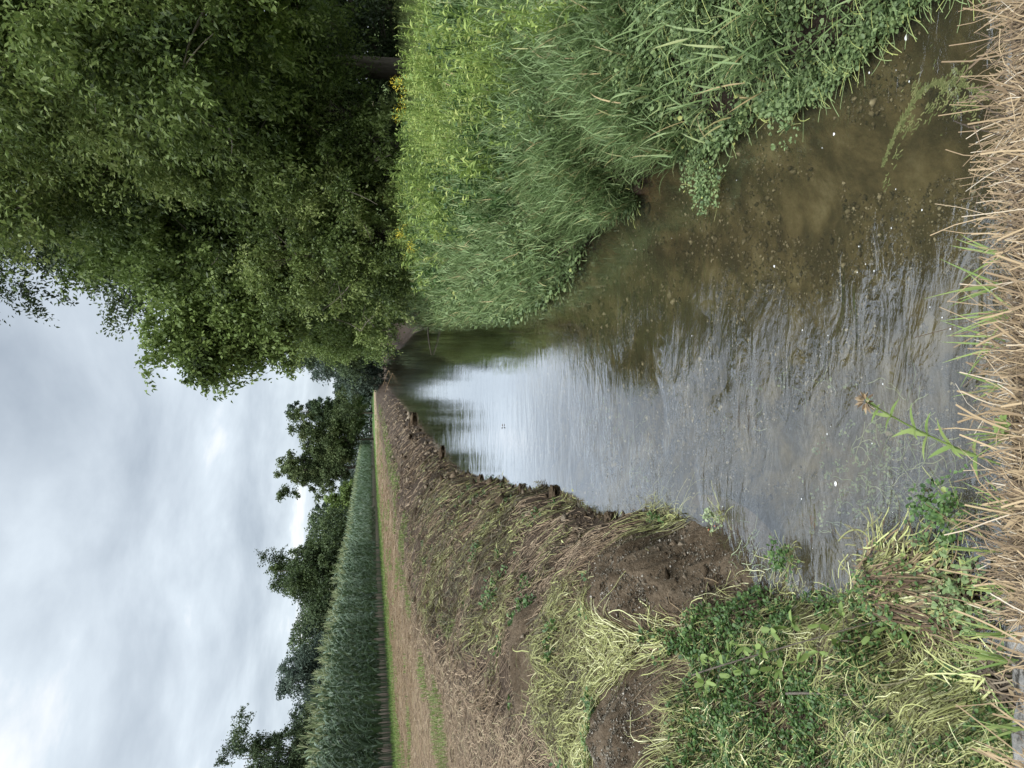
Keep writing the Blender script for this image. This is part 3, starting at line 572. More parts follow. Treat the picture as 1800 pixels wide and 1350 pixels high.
# flowering plants one can count
def goldenrod(x, y, h, label, seed):
    root = empty('yellow_flowered_herb', (x, y, float(H(x, y)))); n = 9
    b = MB(); P = np.zeros((n, 3)); P[:, :2] = rng.normal(0, .06, (n, 2)); a = rng.uniform(0, 6.28, n)
    pos = blades(b, P, a, h * rng.uniform(.8, 1.1, n), .007, rng.uniform(.02, .2, n), .15, 5, tint=.4, taper=0, ridge=.6)
    b.build('stem', M['herb'], root)
    b = MB(); f = rng.uniform(.6, 4.9, (n, 46)); k0 = f.astype(int); fr = (f - k0)[..., None]; ar = np.arange(n)[:, None]
    Pj = (pos[ar, k0] * (1 - fr) + pos[ar, k0 + 1] * fr).reshape(-1, 3); D = rand_dirs(len(Pj), .5)
    leaves(b, Pj, D, rng.uniform(.05, .1, len(Pj)), .016, .2, rng.uniform(.3, .9, len(Pj)), droop=.3); b.build('foliage', M['herb'], root)
    b = MB(); top = pos[:, -1]; P2 = (top[:, None] + rng.normal(0, 1, (n, 20, 3)) * np.array([.05, .05, .055])).reshape(-1, 3)
    leaves(b, P2, rand_dirs(len(P2), 1), .022, .02, .2, rng.random(len(P2))); b.build('florets', M['yellow'], root)
    return tag(root, label, 'flowering herb', 'yellow flowering herbs on the right bank')
for k, (px, py, z, h, lb) in enumerate([(712, 150, 1.75, .7, 'tall yellow flowered herb against the dark gap under the trees'),
        (728, 195, 1.55, .65, 'yellow flowered herb just below and left of the tallest one'),
        (680, 325, 1.9, .9, 'yellow flowered herb at the top of the bushy clump by the shrubs'),
        (690, 350, 1.8, .8, 'small yellow flowered herb beside the bushy clump top'),
        (720, 410, 1.5, .7, 'low yellow flowered herb nearest the water on the upper bank'),
        (735, 435, 1.35, .6, 'faint yellow flowered herb between the reeds and the shrub thicket')]):
    x, y = at(px, py, z); goldenrod(x, y, h, lb, k)

# ---------------------------------------------------------------- trees
def tree(name, label, base, crowns, ncl, clr, nleaf, lL, lW, m, trunk_r=.2, cat='tree', group=None, droop=.3, zb=.3, lean=(0, 0), dead=0, wind=(0, 0, 0), nlimb=70, round_=False, z0=None, surf=2.4):
    bx, by = base; bz = float(H(bx, by)) if z0 is None else z0
    root = empty(name, (bx, by, bz)); tag(root, label, cat, group)
    cr_ = np.array(crowns, float); vol = cr_[:, 3] * cr_[:, 4] * cr_[:, 5]; pr_ = vol ** .8 / (vol ** .8).sum()
    idx = rng.choice(len(cr_), ncl, p=pr_); d = rand_dirs(ncl); rr = rng.random(ncl) ** (1 / surf)
    C_ = cr_[idx, :3] + d * rr[:, None] * cr_[idx, 3:6] * (1 + rng.normal(0, .10, (ncl, 1)))
    C_[:, 2] = np.maximum(C_[:, 2], .25)
    b = MB()
    top = cr_[:, 2].max() ; zt = cr_[np.argmax(cr_[:, 2])]
    tr = curve((0, 0, -.3), (lean[0], lean[1], top * .5), (zt[0] * .8, zt[1] * .8, top * 1.0), 12)
    tube(b, tr, np.linspace(trunk_r, trunk_r * .18, 12), 8, .5)
    lc = rng.choice(ncl, min(nlimb, ncl), replace=False)
    for c in C_[lc]:
        f = np.clip(c[2] / top * rng.uniform(.35, .75), .08, .92) * 11; k0 = int(f); p0 = tr[k0] * (1 - (f - k0)) + tr[min(k0 + 1, 11)] * (f - k0)
        mid = (p0 + c) / 2 + np.array([0, 0, .18 * np.linalg.norm(c - p0)]) + rng.normal(0, .12, 3)
        tube(b, curve(p0, mid, c, 7), np.linspace(trunk_r * .28, trunk_r * .03, 7), 4, .6)
    if dead:
        for _ in range(dead):
            c = C_[rng.integers(ncl)]; o = rand_dirs(1, -.1)[0] * rng.uniform(.4, 1.1)
            tube(b, curve(c, c + o * .5 + rng.normal(0, .1, 3), c + o, 5), np.linspace(.018, .004, 5) * max(1, lL / .08), 3, 1.0)
    b.build('trunk', M['bark'], root)
    b = MB(); per = nleaf // ncl
    sz = rng.uniform(.6, 1.3, ncl) * clr
    ct = np.clip(rng.normal(0, .2, ncl), -.4, .4)
    d = rand_dirs(ncl * per, .12); rad = rng.random(ncl * per) ** .5
    cc = np.repeat(C_, per, 0); P = cc + d * (rad * np.repeat(sz, per))[:, None] * np.array([1, 1, .62])
    # twigs pull the outer leaves out into tufts
    tw = rng.integers(0, 7, ncl * per); tv = rand_dirs(ncl * 7, .1).reshape(ncl, 7, 3); ow = C_ * np.array([1, 1, .0]); ow /= np.linalg.norm(ow, axis=1)[:, None] + 1e-6; tv = tv + (ow * .7 + np.array([0, 0, -.25]))[:, None]; tv /= np.linalg.norm(tv, axis=2)[..., None]
    tdir = tv[np.repeat(np.arange(ncl), per), tw]; tl = rng.random(ncl * per)
    Pt = cc + tdir * (tl * np.repeat(sz, per) * 1.35)[:, None] + rng.normal(0, .085, (ncl * per, 3)) * np.repeat(sz, per)[:, None] + np.array([0, 0, -.35]) * (tl ** 2 * np.repeat(sz, per))[:, None]
    um = (rng.random(ncl * per) < .7)[:, None]; P = np.where(um, Pt, P)
    D = d * .8 + rng.normal(0, .6, d.shape) + np.array([0, 0, -droop]) + np.array(wind); D /= np.linalg.norm(D, axis=1)[:, None]
    L = lL * rng.uniform(.6, 1.25, len(P))
    tn = np.clip(.45 + np.repeat(ct, per) + rng.normal(0, .15, len(P)), 0, 1)
    leaves(b, P, D, L, L * lW / lL, .2, tn, round_, Nrm=rand_dirs(len(P), .8), droop=.15)
    b.build('crown', m, root)
    return root
TR = 'trees on the right bank'
# (dx,dy,z, rx,ry,rz) lobes relative to the base
tree('willow_tree', 'near olive green tree with wind blown leaves filling the sky corner', (10.4, 15.0),
     [(-3.6, 0, 8.6, 2.5, 2.4, 2.4), (-3.9, -.3, 5.7, 2.1, 2, 1.7), (-1.5, 0, 11.5, 4, 3.5, 3.5), (-2.2, 0, 4.2, 2.4, 2, 1.6), (-1.4, .5, 7, 3, 3, 3)], 230, .95, 200000, .135, .055, M['leaf_olive'], .34, group=TR, dead=130, wind=(-.5, 0, .1))
tree('willow_tree', 'tall olive green tree whose crown leans out toward the stream', (9.2, 21.0),
     [(-2.8, -1, 8.2, 3.1, 3, 3.2), (-1.5, 0, 12.5, 4.6, 4, 4.6), (-2.9, -1.4, 5.0, 2.6, 2.2, 2.2), (-.5, -2, 4.4, 3.4, 2.2, 2.6), (-1.8, 0, 16, 4.2, 4, 4), (-4.3, -.5, 10.6, 1.8, 2, 1.8)], 300, 1.15, 200000, .14, .06, M['leaf_olive'], .34, group=TR, dead=130, wind=(-.5, 0, .1))
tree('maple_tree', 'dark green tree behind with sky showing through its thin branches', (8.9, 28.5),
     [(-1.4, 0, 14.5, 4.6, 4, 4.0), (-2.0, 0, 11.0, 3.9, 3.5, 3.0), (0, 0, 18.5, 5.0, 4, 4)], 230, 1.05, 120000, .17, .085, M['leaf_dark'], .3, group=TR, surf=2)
tree('hazel_tree', 'bright green round leaved tree arching over the stream', (5.2, 24.0),
     [(-1.8, -.5, 6.2, 2.6, 2.6, 2.3), (-3.7, -.5, 6.2, 1.4, 1.6, 1.1), (-.6, 0, 5.0, 2.8, 2.4, 2.6), (-3.2, -.6, 5.0, 1.5, 1.5, 1.3), (0, .2, 8.4, 2.5, 2, 2)], 260, .75, 110000, .15, .09, M['leaf_bright'], .2, group=TR, dead=30, droop=.5)
tree('shrub', 'dense green shrub thicket hanging over the stream edge', (4.3, 21.0),
     [(-.9, -1, 2.5, 1.9, 2.4, 2.2), (.8, -1.5, 2.2, 2.0, 2.0, 1.9), (-1.6, -.2, .9, 1.3, 1.8, .9)], 150, .5, 80000, .09, .045, M['leaf_olive'], .07, 'shrub', group='shrubs under the right trees', dead=50)
tree('shrub', 'grey green shrub with bare twigs leaning over the pool', (4.6, 27.5),
     [(-1.4, 0, 2.3, 1.9, 2.6, 2.3), (-2.3, 0, 1.3, 1.4, 2, 1.3), (0, 0, 3.4, 2, 2.2, 2.5), (-1.6, 1.5, 4.2, 1.8, 2, 1.6)], 150, .55, 70000, .10, .05, M['leaf_bright'], .07, 'shrub', group='shrubs under the right trees', dead=90)
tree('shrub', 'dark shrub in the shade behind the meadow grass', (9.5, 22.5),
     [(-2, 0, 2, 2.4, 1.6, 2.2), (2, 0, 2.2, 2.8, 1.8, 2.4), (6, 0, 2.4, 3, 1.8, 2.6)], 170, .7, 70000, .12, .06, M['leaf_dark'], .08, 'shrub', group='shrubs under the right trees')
tree('shrub', 'low shrub with brown twigs where the bank narrows', (6.2, 19.0),
     [(-.4, 0, 2.0, 1.8, 1.5, 1.9), (1.4, .5, 2.4, 1.8, 1.4, 2.0), (3.4, .3, 3.2, 1.8, 1.2, 1.4)], 110, .5, 45000, .10, .05, M['leaf_olive'], .06, 'shrub', group='shrubs under the right trees', dead=60)
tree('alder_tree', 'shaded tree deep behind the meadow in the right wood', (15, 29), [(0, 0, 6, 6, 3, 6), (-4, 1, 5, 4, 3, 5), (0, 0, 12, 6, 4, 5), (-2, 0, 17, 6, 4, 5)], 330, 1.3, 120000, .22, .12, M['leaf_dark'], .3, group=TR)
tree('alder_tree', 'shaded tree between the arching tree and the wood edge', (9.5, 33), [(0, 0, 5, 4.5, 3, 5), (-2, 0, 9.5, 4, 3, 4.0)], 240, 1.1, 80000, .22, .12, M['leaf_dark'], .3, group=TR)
tree('alder_tree', 'mid distance light green tree leaning over the stream bend', (7.2, 52),
     [(-2.4, 0, 5.8, 3.2, 4, 3.4), (-.6, 0, 7.6, 3.6, 4, 3.6), (-3.2, 2, 3, 2.4, 5, 2.6), (0, 0, 3, 4, 4, 3)], 190, .95, 70000, .22, .11, M['leaf_olive'], .22, group=TR, dead=30)
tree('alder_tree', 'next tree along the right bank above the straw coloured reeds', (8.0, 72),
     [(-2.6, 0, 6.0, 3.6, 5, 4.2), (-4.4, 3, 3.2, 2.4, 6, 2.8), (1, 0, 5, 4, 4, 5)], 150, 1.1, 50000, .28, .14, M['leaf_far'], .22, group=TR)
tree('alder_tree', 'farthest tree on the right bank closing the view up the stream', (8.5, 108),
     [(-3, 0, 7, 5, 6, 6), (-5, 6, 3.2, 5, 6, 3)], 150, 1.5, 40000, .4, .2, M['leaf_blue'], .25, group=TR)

# trees beyond the corn and at the end of the stream
FT = 'trees beyond the corn field'
def far_tree(name, label, px, py, ppw, dep, m, ncl=110, clr=None, nleaf=15000, low=.35, lobes=6, group=FT, surf=2.2, ell=1.0, sparse=1.0):
    """px: photo x of the top, py: photo y of the middle, ppw: width in photo pixels"""
    x = (675 - py) / 1248 * dep; ztop = CAM_H + (650 - px) / 1248 * dep; wd = ppw / 1248 * dep
    h = ztop - 1.5; cr_ = []
    for k in range(lobes):
        f = k / max(1, lobes - 1); zc = h * (low + (.86 - low) * f); wr = wd * .5 * (1 - .55 * max(0, f - .35) ** 1.2 * 1.4)
        cr_.append((rng.normal(0, wd * .14), rng.normal(0, wd * .1), zc, wr * rng.uniform(.7, .95), wr * .8, h * rng.uniform(.16, .22) * ell))
    cr_.append((0, 0, h * .5, wd * .33, wd * .3, h * .32)); cr_.append((0, 0, h * .87, wd * .16, wd * .16, h * .12))
    return tree(name, label, (x, dep), cr_, ncl, clr or wd * .10, int(nleaf * 2 * sparse), dep * .0030, dep * .0018, m, h * .016, group=group, z0=1.45, nlimb=40, surf=surf)
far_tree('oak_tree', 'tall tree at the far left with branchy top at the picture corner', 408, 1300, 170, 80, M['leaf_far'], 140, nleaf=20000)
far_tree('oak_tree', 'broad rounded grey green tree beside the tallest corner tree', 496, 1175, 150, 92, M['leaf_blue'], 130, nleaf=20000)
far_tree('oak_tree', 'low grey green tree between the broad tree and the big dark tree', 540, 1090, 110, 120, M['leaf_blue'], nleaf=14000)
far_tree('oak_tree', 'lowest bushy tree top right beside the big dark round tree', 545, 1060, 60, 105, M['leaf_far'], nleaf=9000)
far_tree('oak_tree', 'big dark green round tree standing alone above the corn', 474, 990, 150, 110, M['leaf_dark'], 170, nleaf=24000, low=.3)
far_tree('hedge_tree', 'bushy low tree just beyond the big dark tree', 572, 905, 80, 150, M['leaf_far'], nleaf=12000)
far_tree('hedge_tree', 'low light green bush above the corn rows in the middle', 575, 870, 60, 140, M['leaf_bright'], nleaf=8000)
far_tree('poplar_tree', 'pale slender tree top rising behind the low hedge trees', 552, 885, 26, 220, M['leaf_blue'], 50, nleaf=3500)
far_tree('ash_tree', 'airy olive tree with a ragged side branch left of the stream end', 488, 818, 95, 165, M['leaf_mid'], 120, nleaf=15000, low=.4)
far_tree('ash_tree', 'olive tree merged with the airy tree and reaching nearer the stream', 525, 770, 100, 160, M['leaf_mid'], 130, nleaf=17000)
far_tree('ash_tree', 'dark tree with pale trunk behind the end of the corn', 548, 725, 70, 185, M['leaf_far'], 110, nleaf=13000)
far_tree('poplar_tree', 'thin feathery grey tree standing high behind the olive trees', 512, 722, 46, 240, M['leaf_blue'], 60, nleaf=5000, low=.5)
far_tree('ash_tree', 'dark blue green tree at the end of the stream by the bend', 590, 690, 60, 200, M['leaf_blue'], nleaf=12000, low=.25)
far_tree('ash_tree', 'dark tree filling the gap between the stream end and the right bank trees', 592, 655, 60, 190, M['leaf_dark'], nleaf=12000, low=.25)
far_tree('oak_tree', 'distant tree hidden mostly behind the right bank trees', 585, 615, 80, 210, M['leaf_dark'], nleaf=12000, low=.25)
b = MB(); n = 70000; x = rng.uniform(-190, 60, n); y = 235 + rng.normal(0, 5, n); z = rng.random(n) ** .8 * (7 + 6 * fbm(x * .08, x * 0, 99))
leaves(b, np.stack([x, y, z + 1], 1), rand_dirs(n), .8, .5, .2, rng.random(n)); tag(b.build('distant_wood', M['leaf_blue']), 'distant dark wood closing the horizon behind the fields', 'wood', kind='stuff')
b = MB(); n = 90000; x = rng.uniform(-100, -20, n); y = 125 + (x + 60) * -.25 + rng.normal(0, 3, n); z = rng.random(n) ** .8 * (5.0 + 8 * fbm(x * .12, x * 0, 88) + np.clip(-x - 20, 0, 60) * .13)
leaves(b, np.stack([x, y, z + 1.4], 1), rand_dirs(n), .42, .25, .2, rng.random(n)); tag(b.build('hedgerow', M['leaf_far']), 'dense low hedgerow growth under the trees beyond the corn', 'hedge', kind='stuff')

# ---------------------------------------------------------------- corn
def corn_proto(k):
    root = empty('corn_plant', (0, 0, -50)); h = 2.25 + .12 * (k % 3)
    b = MB(); tube(b, curve((0, 0, 0), (.02, 0, h * .5), (.03 * (k - 2), .02, h), 6), np.linspace(.014, .006, 6), 5, .4); b.build('stalk', M['corn_leaf'], root)
    b = MB(); n = 13; z = np.linspace(.35, h * .97, n); a = (np.arange(n) % 2) * math.pi + rng.normal(0, .5, n) + k * .5
    blades(b, np.stack([z * 0, z * 0, z], 1), a, rng.uniform(.6, .95, n) * np.where(z > h * .85, .7, 1), rng.uniform(.08, .12, n), rng.uniform(.25, .55, n), rng.uniform(1.0, 2.2, n), 7, rng.normal(0, .3, n), tint=np.clip(rng.normal(.5, .2, n), 0, 1), ridge=-.35, taper=.9)
    b.build('leaf_blades', M['corn_leaf'], root)
    b = MB(); n = 9; blades(b, np.tile([[.03 * (k - 2), .02, h - .02]], (n, 1)) + np.array([0, 0, 1]) * rng.uniform(0, .12, (n, 1)), rng.uniform(0, 6.28, n), rng.uniform(.28, .46, n), .018, rng.uniform(.0, .55, n), rng.uniform(.1, .5, n), 3, tint=rng.random(n), ridge=.5, taper=0)
    b.build('tassel', M['corn_top'], root)
    return root
protos = [corn_proto(k) for k in range(6)]
XC = -13.15
spots = []
y = 19.8
while len(spots) < 215: spots.append((XC + rng.normal(0, .12), y)); y += .19 + rng.normal(0, .06)
y1 = y; y = 20.2; 
while len(spots) < 300: spots.append((XC - .55 + rng.normal(0, .05), y)); y += .22 + rng.normal(0, .06)
y2 = y
near3 = ['tall corn plant at the near end of the front row', 'corn plant second from the near end of the front row', 'corn plant third from the near end of the front row']
for k, (x, yy) in enumerate(spots):
    p = protos[k % 6]; z = float(H(x, yy)); sc1 = rng.uniform(1.02, 1.2); rz = rng.uniform(-.6, .6) + (math.pi if rng.random() < .5 else 0)
    if k < 6: p.location = (x, yy, z); p.rotation_euler = (0, 0, rz); p.scale = (sc1,) * 3; c = p
    else: c = copy_tree(p, (x, yy, z), rz, sc1)
    tag(c, 'green corn plant with arching leaves and pale tassel in the rows along the field edge', 'corn plant', 'corn plants along the field edge')
    
b = MB()
pts = [(XC - .02, yy) for yy in np.arange(y1, 176, .3)] + [(XC - .55, yy) for yy in np.arange(y2, 176, .35)]
for row in range(2, 16): pts += [(XC - .55 * row - (.8 * (row - 8) if row > 8 else 0), yy) for yy in np.arange(19 + row * .2, 176, .4 + .04 * row)]
pts = np.array(pts) + rng.normal(0, .06, (len(pts), 2)); n = len(pts); hh = rng.uniform(2.4, 2.85, n)
gz = np.full(n, 1.48)
bs = np.concatenate([pts, gz[:, None]], 1)
blades(b, bs, 0, hh, .025, .01, .01, 1, tint=.3, taper=0, ridge=0)
for j in range(9):
    z = hh * (.25 + .75 * (j + rng.random(n)) / 9)
    blades(b, bs + np.array([0, 0, 1]) * z[:, None], rng.normal(0, .7, n) + (math.pi if j % 2 else 0), rng.uniform(.6, .9, n), rng.uniform(.07, .1, n), rng.uniform(.25, .6, n), rng.uniform(1.0, 2.1, n), 3, tint=np.clip(rng.normal(.5, .2, n), 0, 1), ridge=0)
tag(b.build('corn_crop', M['corn_leaf']), 'mass of green corn behind and beyond the front rows', 'corn', kind='stuff')
b = MB()
for j in range(3): blades(b, bs + np.array([0, 0, 1]) * hh[:, None], rng.uniform(0, 6.28, n), rng.uniform(.3, .48, n), .026, rng.uniform(0, .5, n), .3, 2, tint=rng.random(n), taper=0, ridge=0)
tag(b.build('corn_tassels', M['corn_top']), 'pale tassels over the mass of corn', 'corn tassels', kind='stuff')

# ---------------------------------------------------------------- dry straw on the headwall
b = MB()
def topz(x, y): return .70 + .10 * fbm(x * 3, y * 3, 120) + .05
def edge_y(x): return 1.615 - .11 * fbm(x * 1.7, x * 0, 123) - .05 * fbm(x * 9, x * 0, 124)
n = 60000; x = rng.uniform(-2.2, 2.6, n); y = edge_y(x) - rng.random(n) ** 1.2 * .8
gap = (x < -.60) & (fbm(x * 3.4, y * 3.4, 121) < .60) & (y > 1.40); k = (~gap) & (fbm(x * 12, y * 9, 125) > .36); x, y = x[k], y[k]; n = len(x)
fl = 1.5 + 1.6 * (fbm(x * 1.3, y * 2, 126) - .5)
blades(b, np.stack([x, y, .70 + rng.uniform(0, .07, n)], 1), fl + rng.normal(0, .6, n), rng.gamma(4, .022, n), rng.gamma(5, .00032, n) + .0006, rng.uniform(.9, 1.6, n), rng.uniform(-.4, .6, n), 4, rng.normal(0, .7, n), tint=np.clip(rng.normal(.5, .27, n), 0, 1), taper=0, ridge=.6, wig=.12)
n = 22000; x = rng.uniform(-2.2, 2.6, n); y = edge_y(x) - .02 - rng.random(n) * .75; k = ~((x < -.60) & (y > 1.40)); x, y = x[k], y[k]; n = len(x)
blades(b, np.stack([x, y, .72 + rng.uniform(0, .08, n)], 1), rng.uniform(0, 6.28, n), rng.uniform(.03, .13, n), rng.uniform(.001, .0026, n), 1.45, .1, 3, rng.normal(0, .8, n), tint=np.clip(rng.normal(.45, .3, n), 0, 1), taper=0, ridge=.6, wig=.15)
n = 260; x = rng.uniform(-2.0, 2.2, n); y = edge_y(x) - rng.random(n) * .4   # thick cut stalks
blades(b, np.stack([x, y, .74 + rng.uniform(0, .05, n)], 1), rng.normal(1.5, .35, n), rng.uniform(.08, .2, n), rng.uniform(.004, .006, n), rng.uniform(.9, 1.4, n), .1, 4, rng.normal(0, .3, n), tint=rng.uniform(.4, .82, n), taper=0, ridge=.8)
n = 900; x = rng.uniform(-2.0, 2.2, n); y = edge_y(x) - rng.random(n) * .6
leaves(b, np.stack([x, y, .76 + rng.uniform(0, .04, n)], 1), rand_dirs(n), rng.uniform(.02, .06, n), rng.uniform(.006, .014, n), .2, rng.uniform(.2, .9, n))
tag(b.build('dry_straw', M['straw']), 'dry straw coloured stubble covering the headwall top at the near edge', 'straw', kind='stuff')
b = MB(); xx = np.linspace(-4.4, 4.4, 200); yy = np.linspace(-2.5, 1.60, 60); XX, YY = np.meshgrid(xx, yy)
ZZ = .715 + .05 * fbm(XX * 4, YY * 4, 122) * (1 - sst(1.4, 1.6, YY)); ZZ = ZZ - .07 * sst(.5, .65, -XX + .1 * (fbm(XX * 9, YY * 9, 127) - .5)) * sst(1.30, 1.44, YY + .1 * fbm(XX * 7, YY * 7, 128)); i = (np.arange(59)[:, None] * 200 + np.arange(199)[None]).ravel()
b.add(np.stack([XX, YY, ZZ], -1), q=np.stack([i, i + 1, i + 201, i + 200], 1), tint=.25); tag(b.build('verge_soil', M['soil']), kind='structure')

def tuft(x, y, z, label, n=6, L=.18, W=.007, az_=1.57, lean=.8, name='grass_tuft'):
    b = MB(); blades(b, np.tile([[0, 0, 0.]], (n, 1)) + rng.normal(0, .006, (n, 3)), rng.normal(az_, .5, n), L * rng.uniform(.6, 1.1, n), W, rng.normal(lean, .2, n), rng.uniform(.1, .7, n), 5, tint=rng.uniform(.5, 1, n), ridge=.4)
    o = b.build(name, M['grass']); o.location = (x, y, z); return tag(o, label, 'grass tuft', 'green shoots in the straw')
for px, py, lb in [(1700, 455, 'short green shoot on the straw edge above the dark water'), (1715, 505, 'thin bent green shoot beside the short one on the straw edge'),
                   (1712, 605, 'fan of long green blades on the straw edge in the middle'), (1710, 680, 'low spreading green blades just left of the fan'),
                   (1770, 900, 'green blades standing inside the straw near the rosette'), (1745, 965, 'small pale green shoot by the near cress clump'),
                   (1770, 1040, 'yellowing grass tuft lying over the straw'), (1770, 1115, 'broad bladed green tuft on the bare concrete end'),
                   (1765, 1165, 'single long green blade crossing the concrete edge'), (1780, 1280, 'pale green tuft at the outer end of the concrete'),
                   (1770, 545, 'small green tuft half buried in straw above the fan'), (1780, 760, 'green blades behind the rosette herb')]:
    x, y = at(px, py, .75); tuft(x, min(y, 1.62), .72, lb, n=int(rng.integers(4, 8)), L=rng.uniform(.12, .2), lean=rng.uniform(.5, 1.1))

# herb with a faded flower head leaning over the water
def leaning_herb():
    x, y = at(1660, 810, .8); y = 1.63; root = empty('flowering_weed', (x, y, .72))
    tipx, tipy = at(1522, 705, 1.05); c = curve((0, 0, 0), (.05, .12, .10), (tipx - x, tipy - y, .33), 12)
    b = MB(); tube(b, c, np.linspace(.0035, .002, 12), 6, .7); b.build('stem', M['grass'], root)
    for k, i in enumerate([2, 4, 6, 7, 9, 10]):
        n = 1; L = .095 - .006 * k; a0 = rng.uniform(0, 6.28)
        for w_ in range(3):
         b = MB(); blades(b, np.tile(c[i], (n, 1)), a0 + w_ * 2.1, L * rng.uniform(.7, 1.1, n), .017 - .001 * k, rng.uniform(.7, 1.2, n), .7, 5, tint=rng.uniform(.5, .9, n), ridge=.3); b.build('leaf', M['grass'], root)
    b = MB(); n = 34; D = rand_dirs(n, .6)
    leaves(b, np.tile(c[-1], (n, 1)) + D * .006, D, rng.uniform(.018, .036, n), .008, .35, rng.uniform(.2, 1, n)); b.build('florets', M['straw'], root)
    tag(root, 'green herb with a faded straw coloured flower head leaning out over the water', 'herb')
leaning_herb()
x, y = at(1742, 745, .78)
def rosette(x, y, z, n, L, label):
    b = MB(); a = np.arange(n) * 2.4; D = np.stack([np.cos(a) * .9, np.sin(a) * .9, np.full(n, .4)], 1)
    leaves(b, np.zeros((n, 3)), D / np.linalg.norm(D, axis=1)[:, None], L * rng.uniform(.7, 1, n), L * .38, .15, rng.uniform(.4, .9, n), True, Nrm=np.tile([[0, 0, 1.]], (n, 1)))
    o = b.build('rosette_herb', M['grass']); o.location = (x, y, z); return tag(o, label, 'herb')
rosette(x, min(y, 1.56), .78, 8, .038, 'small rosette of pale green leaves growing out of the straw')

# cress clumps standing in the water
def clump(name, px, py, r, n, label, m, z=.03, size=.022, cat='water plant', stems=30):
    x, y = at(px, py, .03); root = empty(name, (x, y, 0)); 
    q = rng.normal(0, 1, (n, 2)) * r * .5; b = MB()
    sprigs(b, q[:, 0], q[:, 1], z + rng.uniform(0, .07, n) * np.exp(-(q ** 2).sum(1) / r ** 2), rng.uniform(.8, 1.2, n) * size, 7, .5, up=.3); b.build('foliage', m, root)
    b = MB(); P = np.zeros((stems, 3)); P[:, :2] = rng.normal(0, r * .35, (stems, 2)); P[:, 2] = .0
    blades(b, P, rng.uniform(0, 6.28, stems), rng.uniform(.06, .2, stems), .0035, rng.uniform(.8, 1.5, stems), .3, 5, rng.normal(0, 1, stems), tint=.6, taper=0, ridge=.6, floor=lambda a, c: a * 0 + .004); b.build('stem', M['weed'], root)
    return tag(root, label, cat, 'watercress clumps in the water')
clump('watercress_clump', 1668, 895, .14, 46, 'leafy dark green watercress clump in the water against the straw edge', M['cress'])
clump('watercress_clump', 1382, 978, .10, 34, 'small dark green watercress clump floating off the left bank', M['cress'])
clump('watercress_clump', 1575, 1160, .2, 40, 'watercress at the foot of the dredged heap by the headwall', M['cress'])
clump('watercress_clump', 1470, 1060, .12, 26, 'sparse watercress sprigs at the left shoreline', M['cress'])
clump('watercress_clump', 1262, 905, .09, 14, 'tiny pale watercress sprig off the gravel mound', M['algae'])
clump('watercress_clump', 1690, 1050, .22, 60, 'yellowing watercress raft in the corner by the headwall', M['gcress'])
clump('watercress_clump', 1250, 330, .17, 110, 'tongue of trailing watercress reaching from the right bank over the dark water', M['gcress'])
clump('watercress_clump', 1225, 275, .22, 120, 'thick watercress mat at the root of the trailing tongue', M['gcress'])
clump('watercress_clump', 1400, 165, .2, 110, 'watercress cushion overhanging the near right water', M['gcress'])

# heap of dredged weed standing in the water
def weed_heap(px, py, rx, ry, h, label, az_, n=900):
    x0, y0 = at(px, py, .05); root = empty('weed_heap', (x0, y0, 0)); b = MB()
    def dome(a, c): return h * np.clip(1 - (a / rx) ** 2 - (c / ry) ** 2, -.1, 1) * (.8 + .5 * fbm(a * 9, c * 9, 130))
    gx, gy = np.meshgrid(np.linspace(-rx * 1.1, rx * 1.1, 50), np.linspace(-ry * 1.1, ry * 1.1, 50)); i = (np.arange(49)[:, None] * 50 + np.arange(49)[None]).ravel()
    b.add(np.stack([gx, gy, dome(gx, gy) - .02], -1), q=np.stack([i, i + 1, i + 51, i + 50], 1), tint=.25); b.build('mud', M['soil'], root)
    b = MB(); P = np.stack([rng.normal(0, rx * .5, n), rng.normal(0, ry * .5, n), np.zeros(n)], 1)
    blades(b, P, rng.normal(az_, .5, n), rng.uniform(.08, .3, n), rng.uniform(.004, .008, n), 1.4, 0, 7, rng.normal(0, .9, n), tint=np.clip(rng.normal(.45, .28, n), 0, 1), taper=0, ridge=.7, floor=lambda a, c: np.maximum(dome(a, c), .005), sinkv=rng.uniform(0, .05, n), wig=.2); b.build('stem', M['weed'], root)
    b = MB(); k = n // 4; P = np.stack([rng.normal(0, rx * .5, k), rng.normal(0, ry * .5, k), np.zeros(k)], 1)
    blades(b, P, rng.normal(az_, .4, k), rng.uniform(.1, .3, k), rng.uniform(.004, .01, k), 1.4, 0, 6, rng.normal(0, .7, k), tint=rng.random(k), taper=0, ridge=.7, floor=lambda a, c: np.maximum(dome(a, c), .005), sinkv=rng.uniform(0.01, .06, k)); b.build('withered_stem', M['roots'], root)
    b = MB(); k = n // 12; qx, qy = rng.normal(0, rx * .5, k), rng.normal(0, ry * .5, k); sprigs(b, qx, qy, np.maximum(dome(qx, qy), 0) + .03, np.full(k, .02), 6, .5); b.build('foliage', M['cress'], root)
    return tag(root, label, 'weed heap', 'heaps of dredged weed')
weed_heap(1572, 1040, .17, .26, .13, 'muddy heap of yellow weed stems jutting from the left bank into the water', -1.2)
x0, y0 = at(1590, 1230, .45)
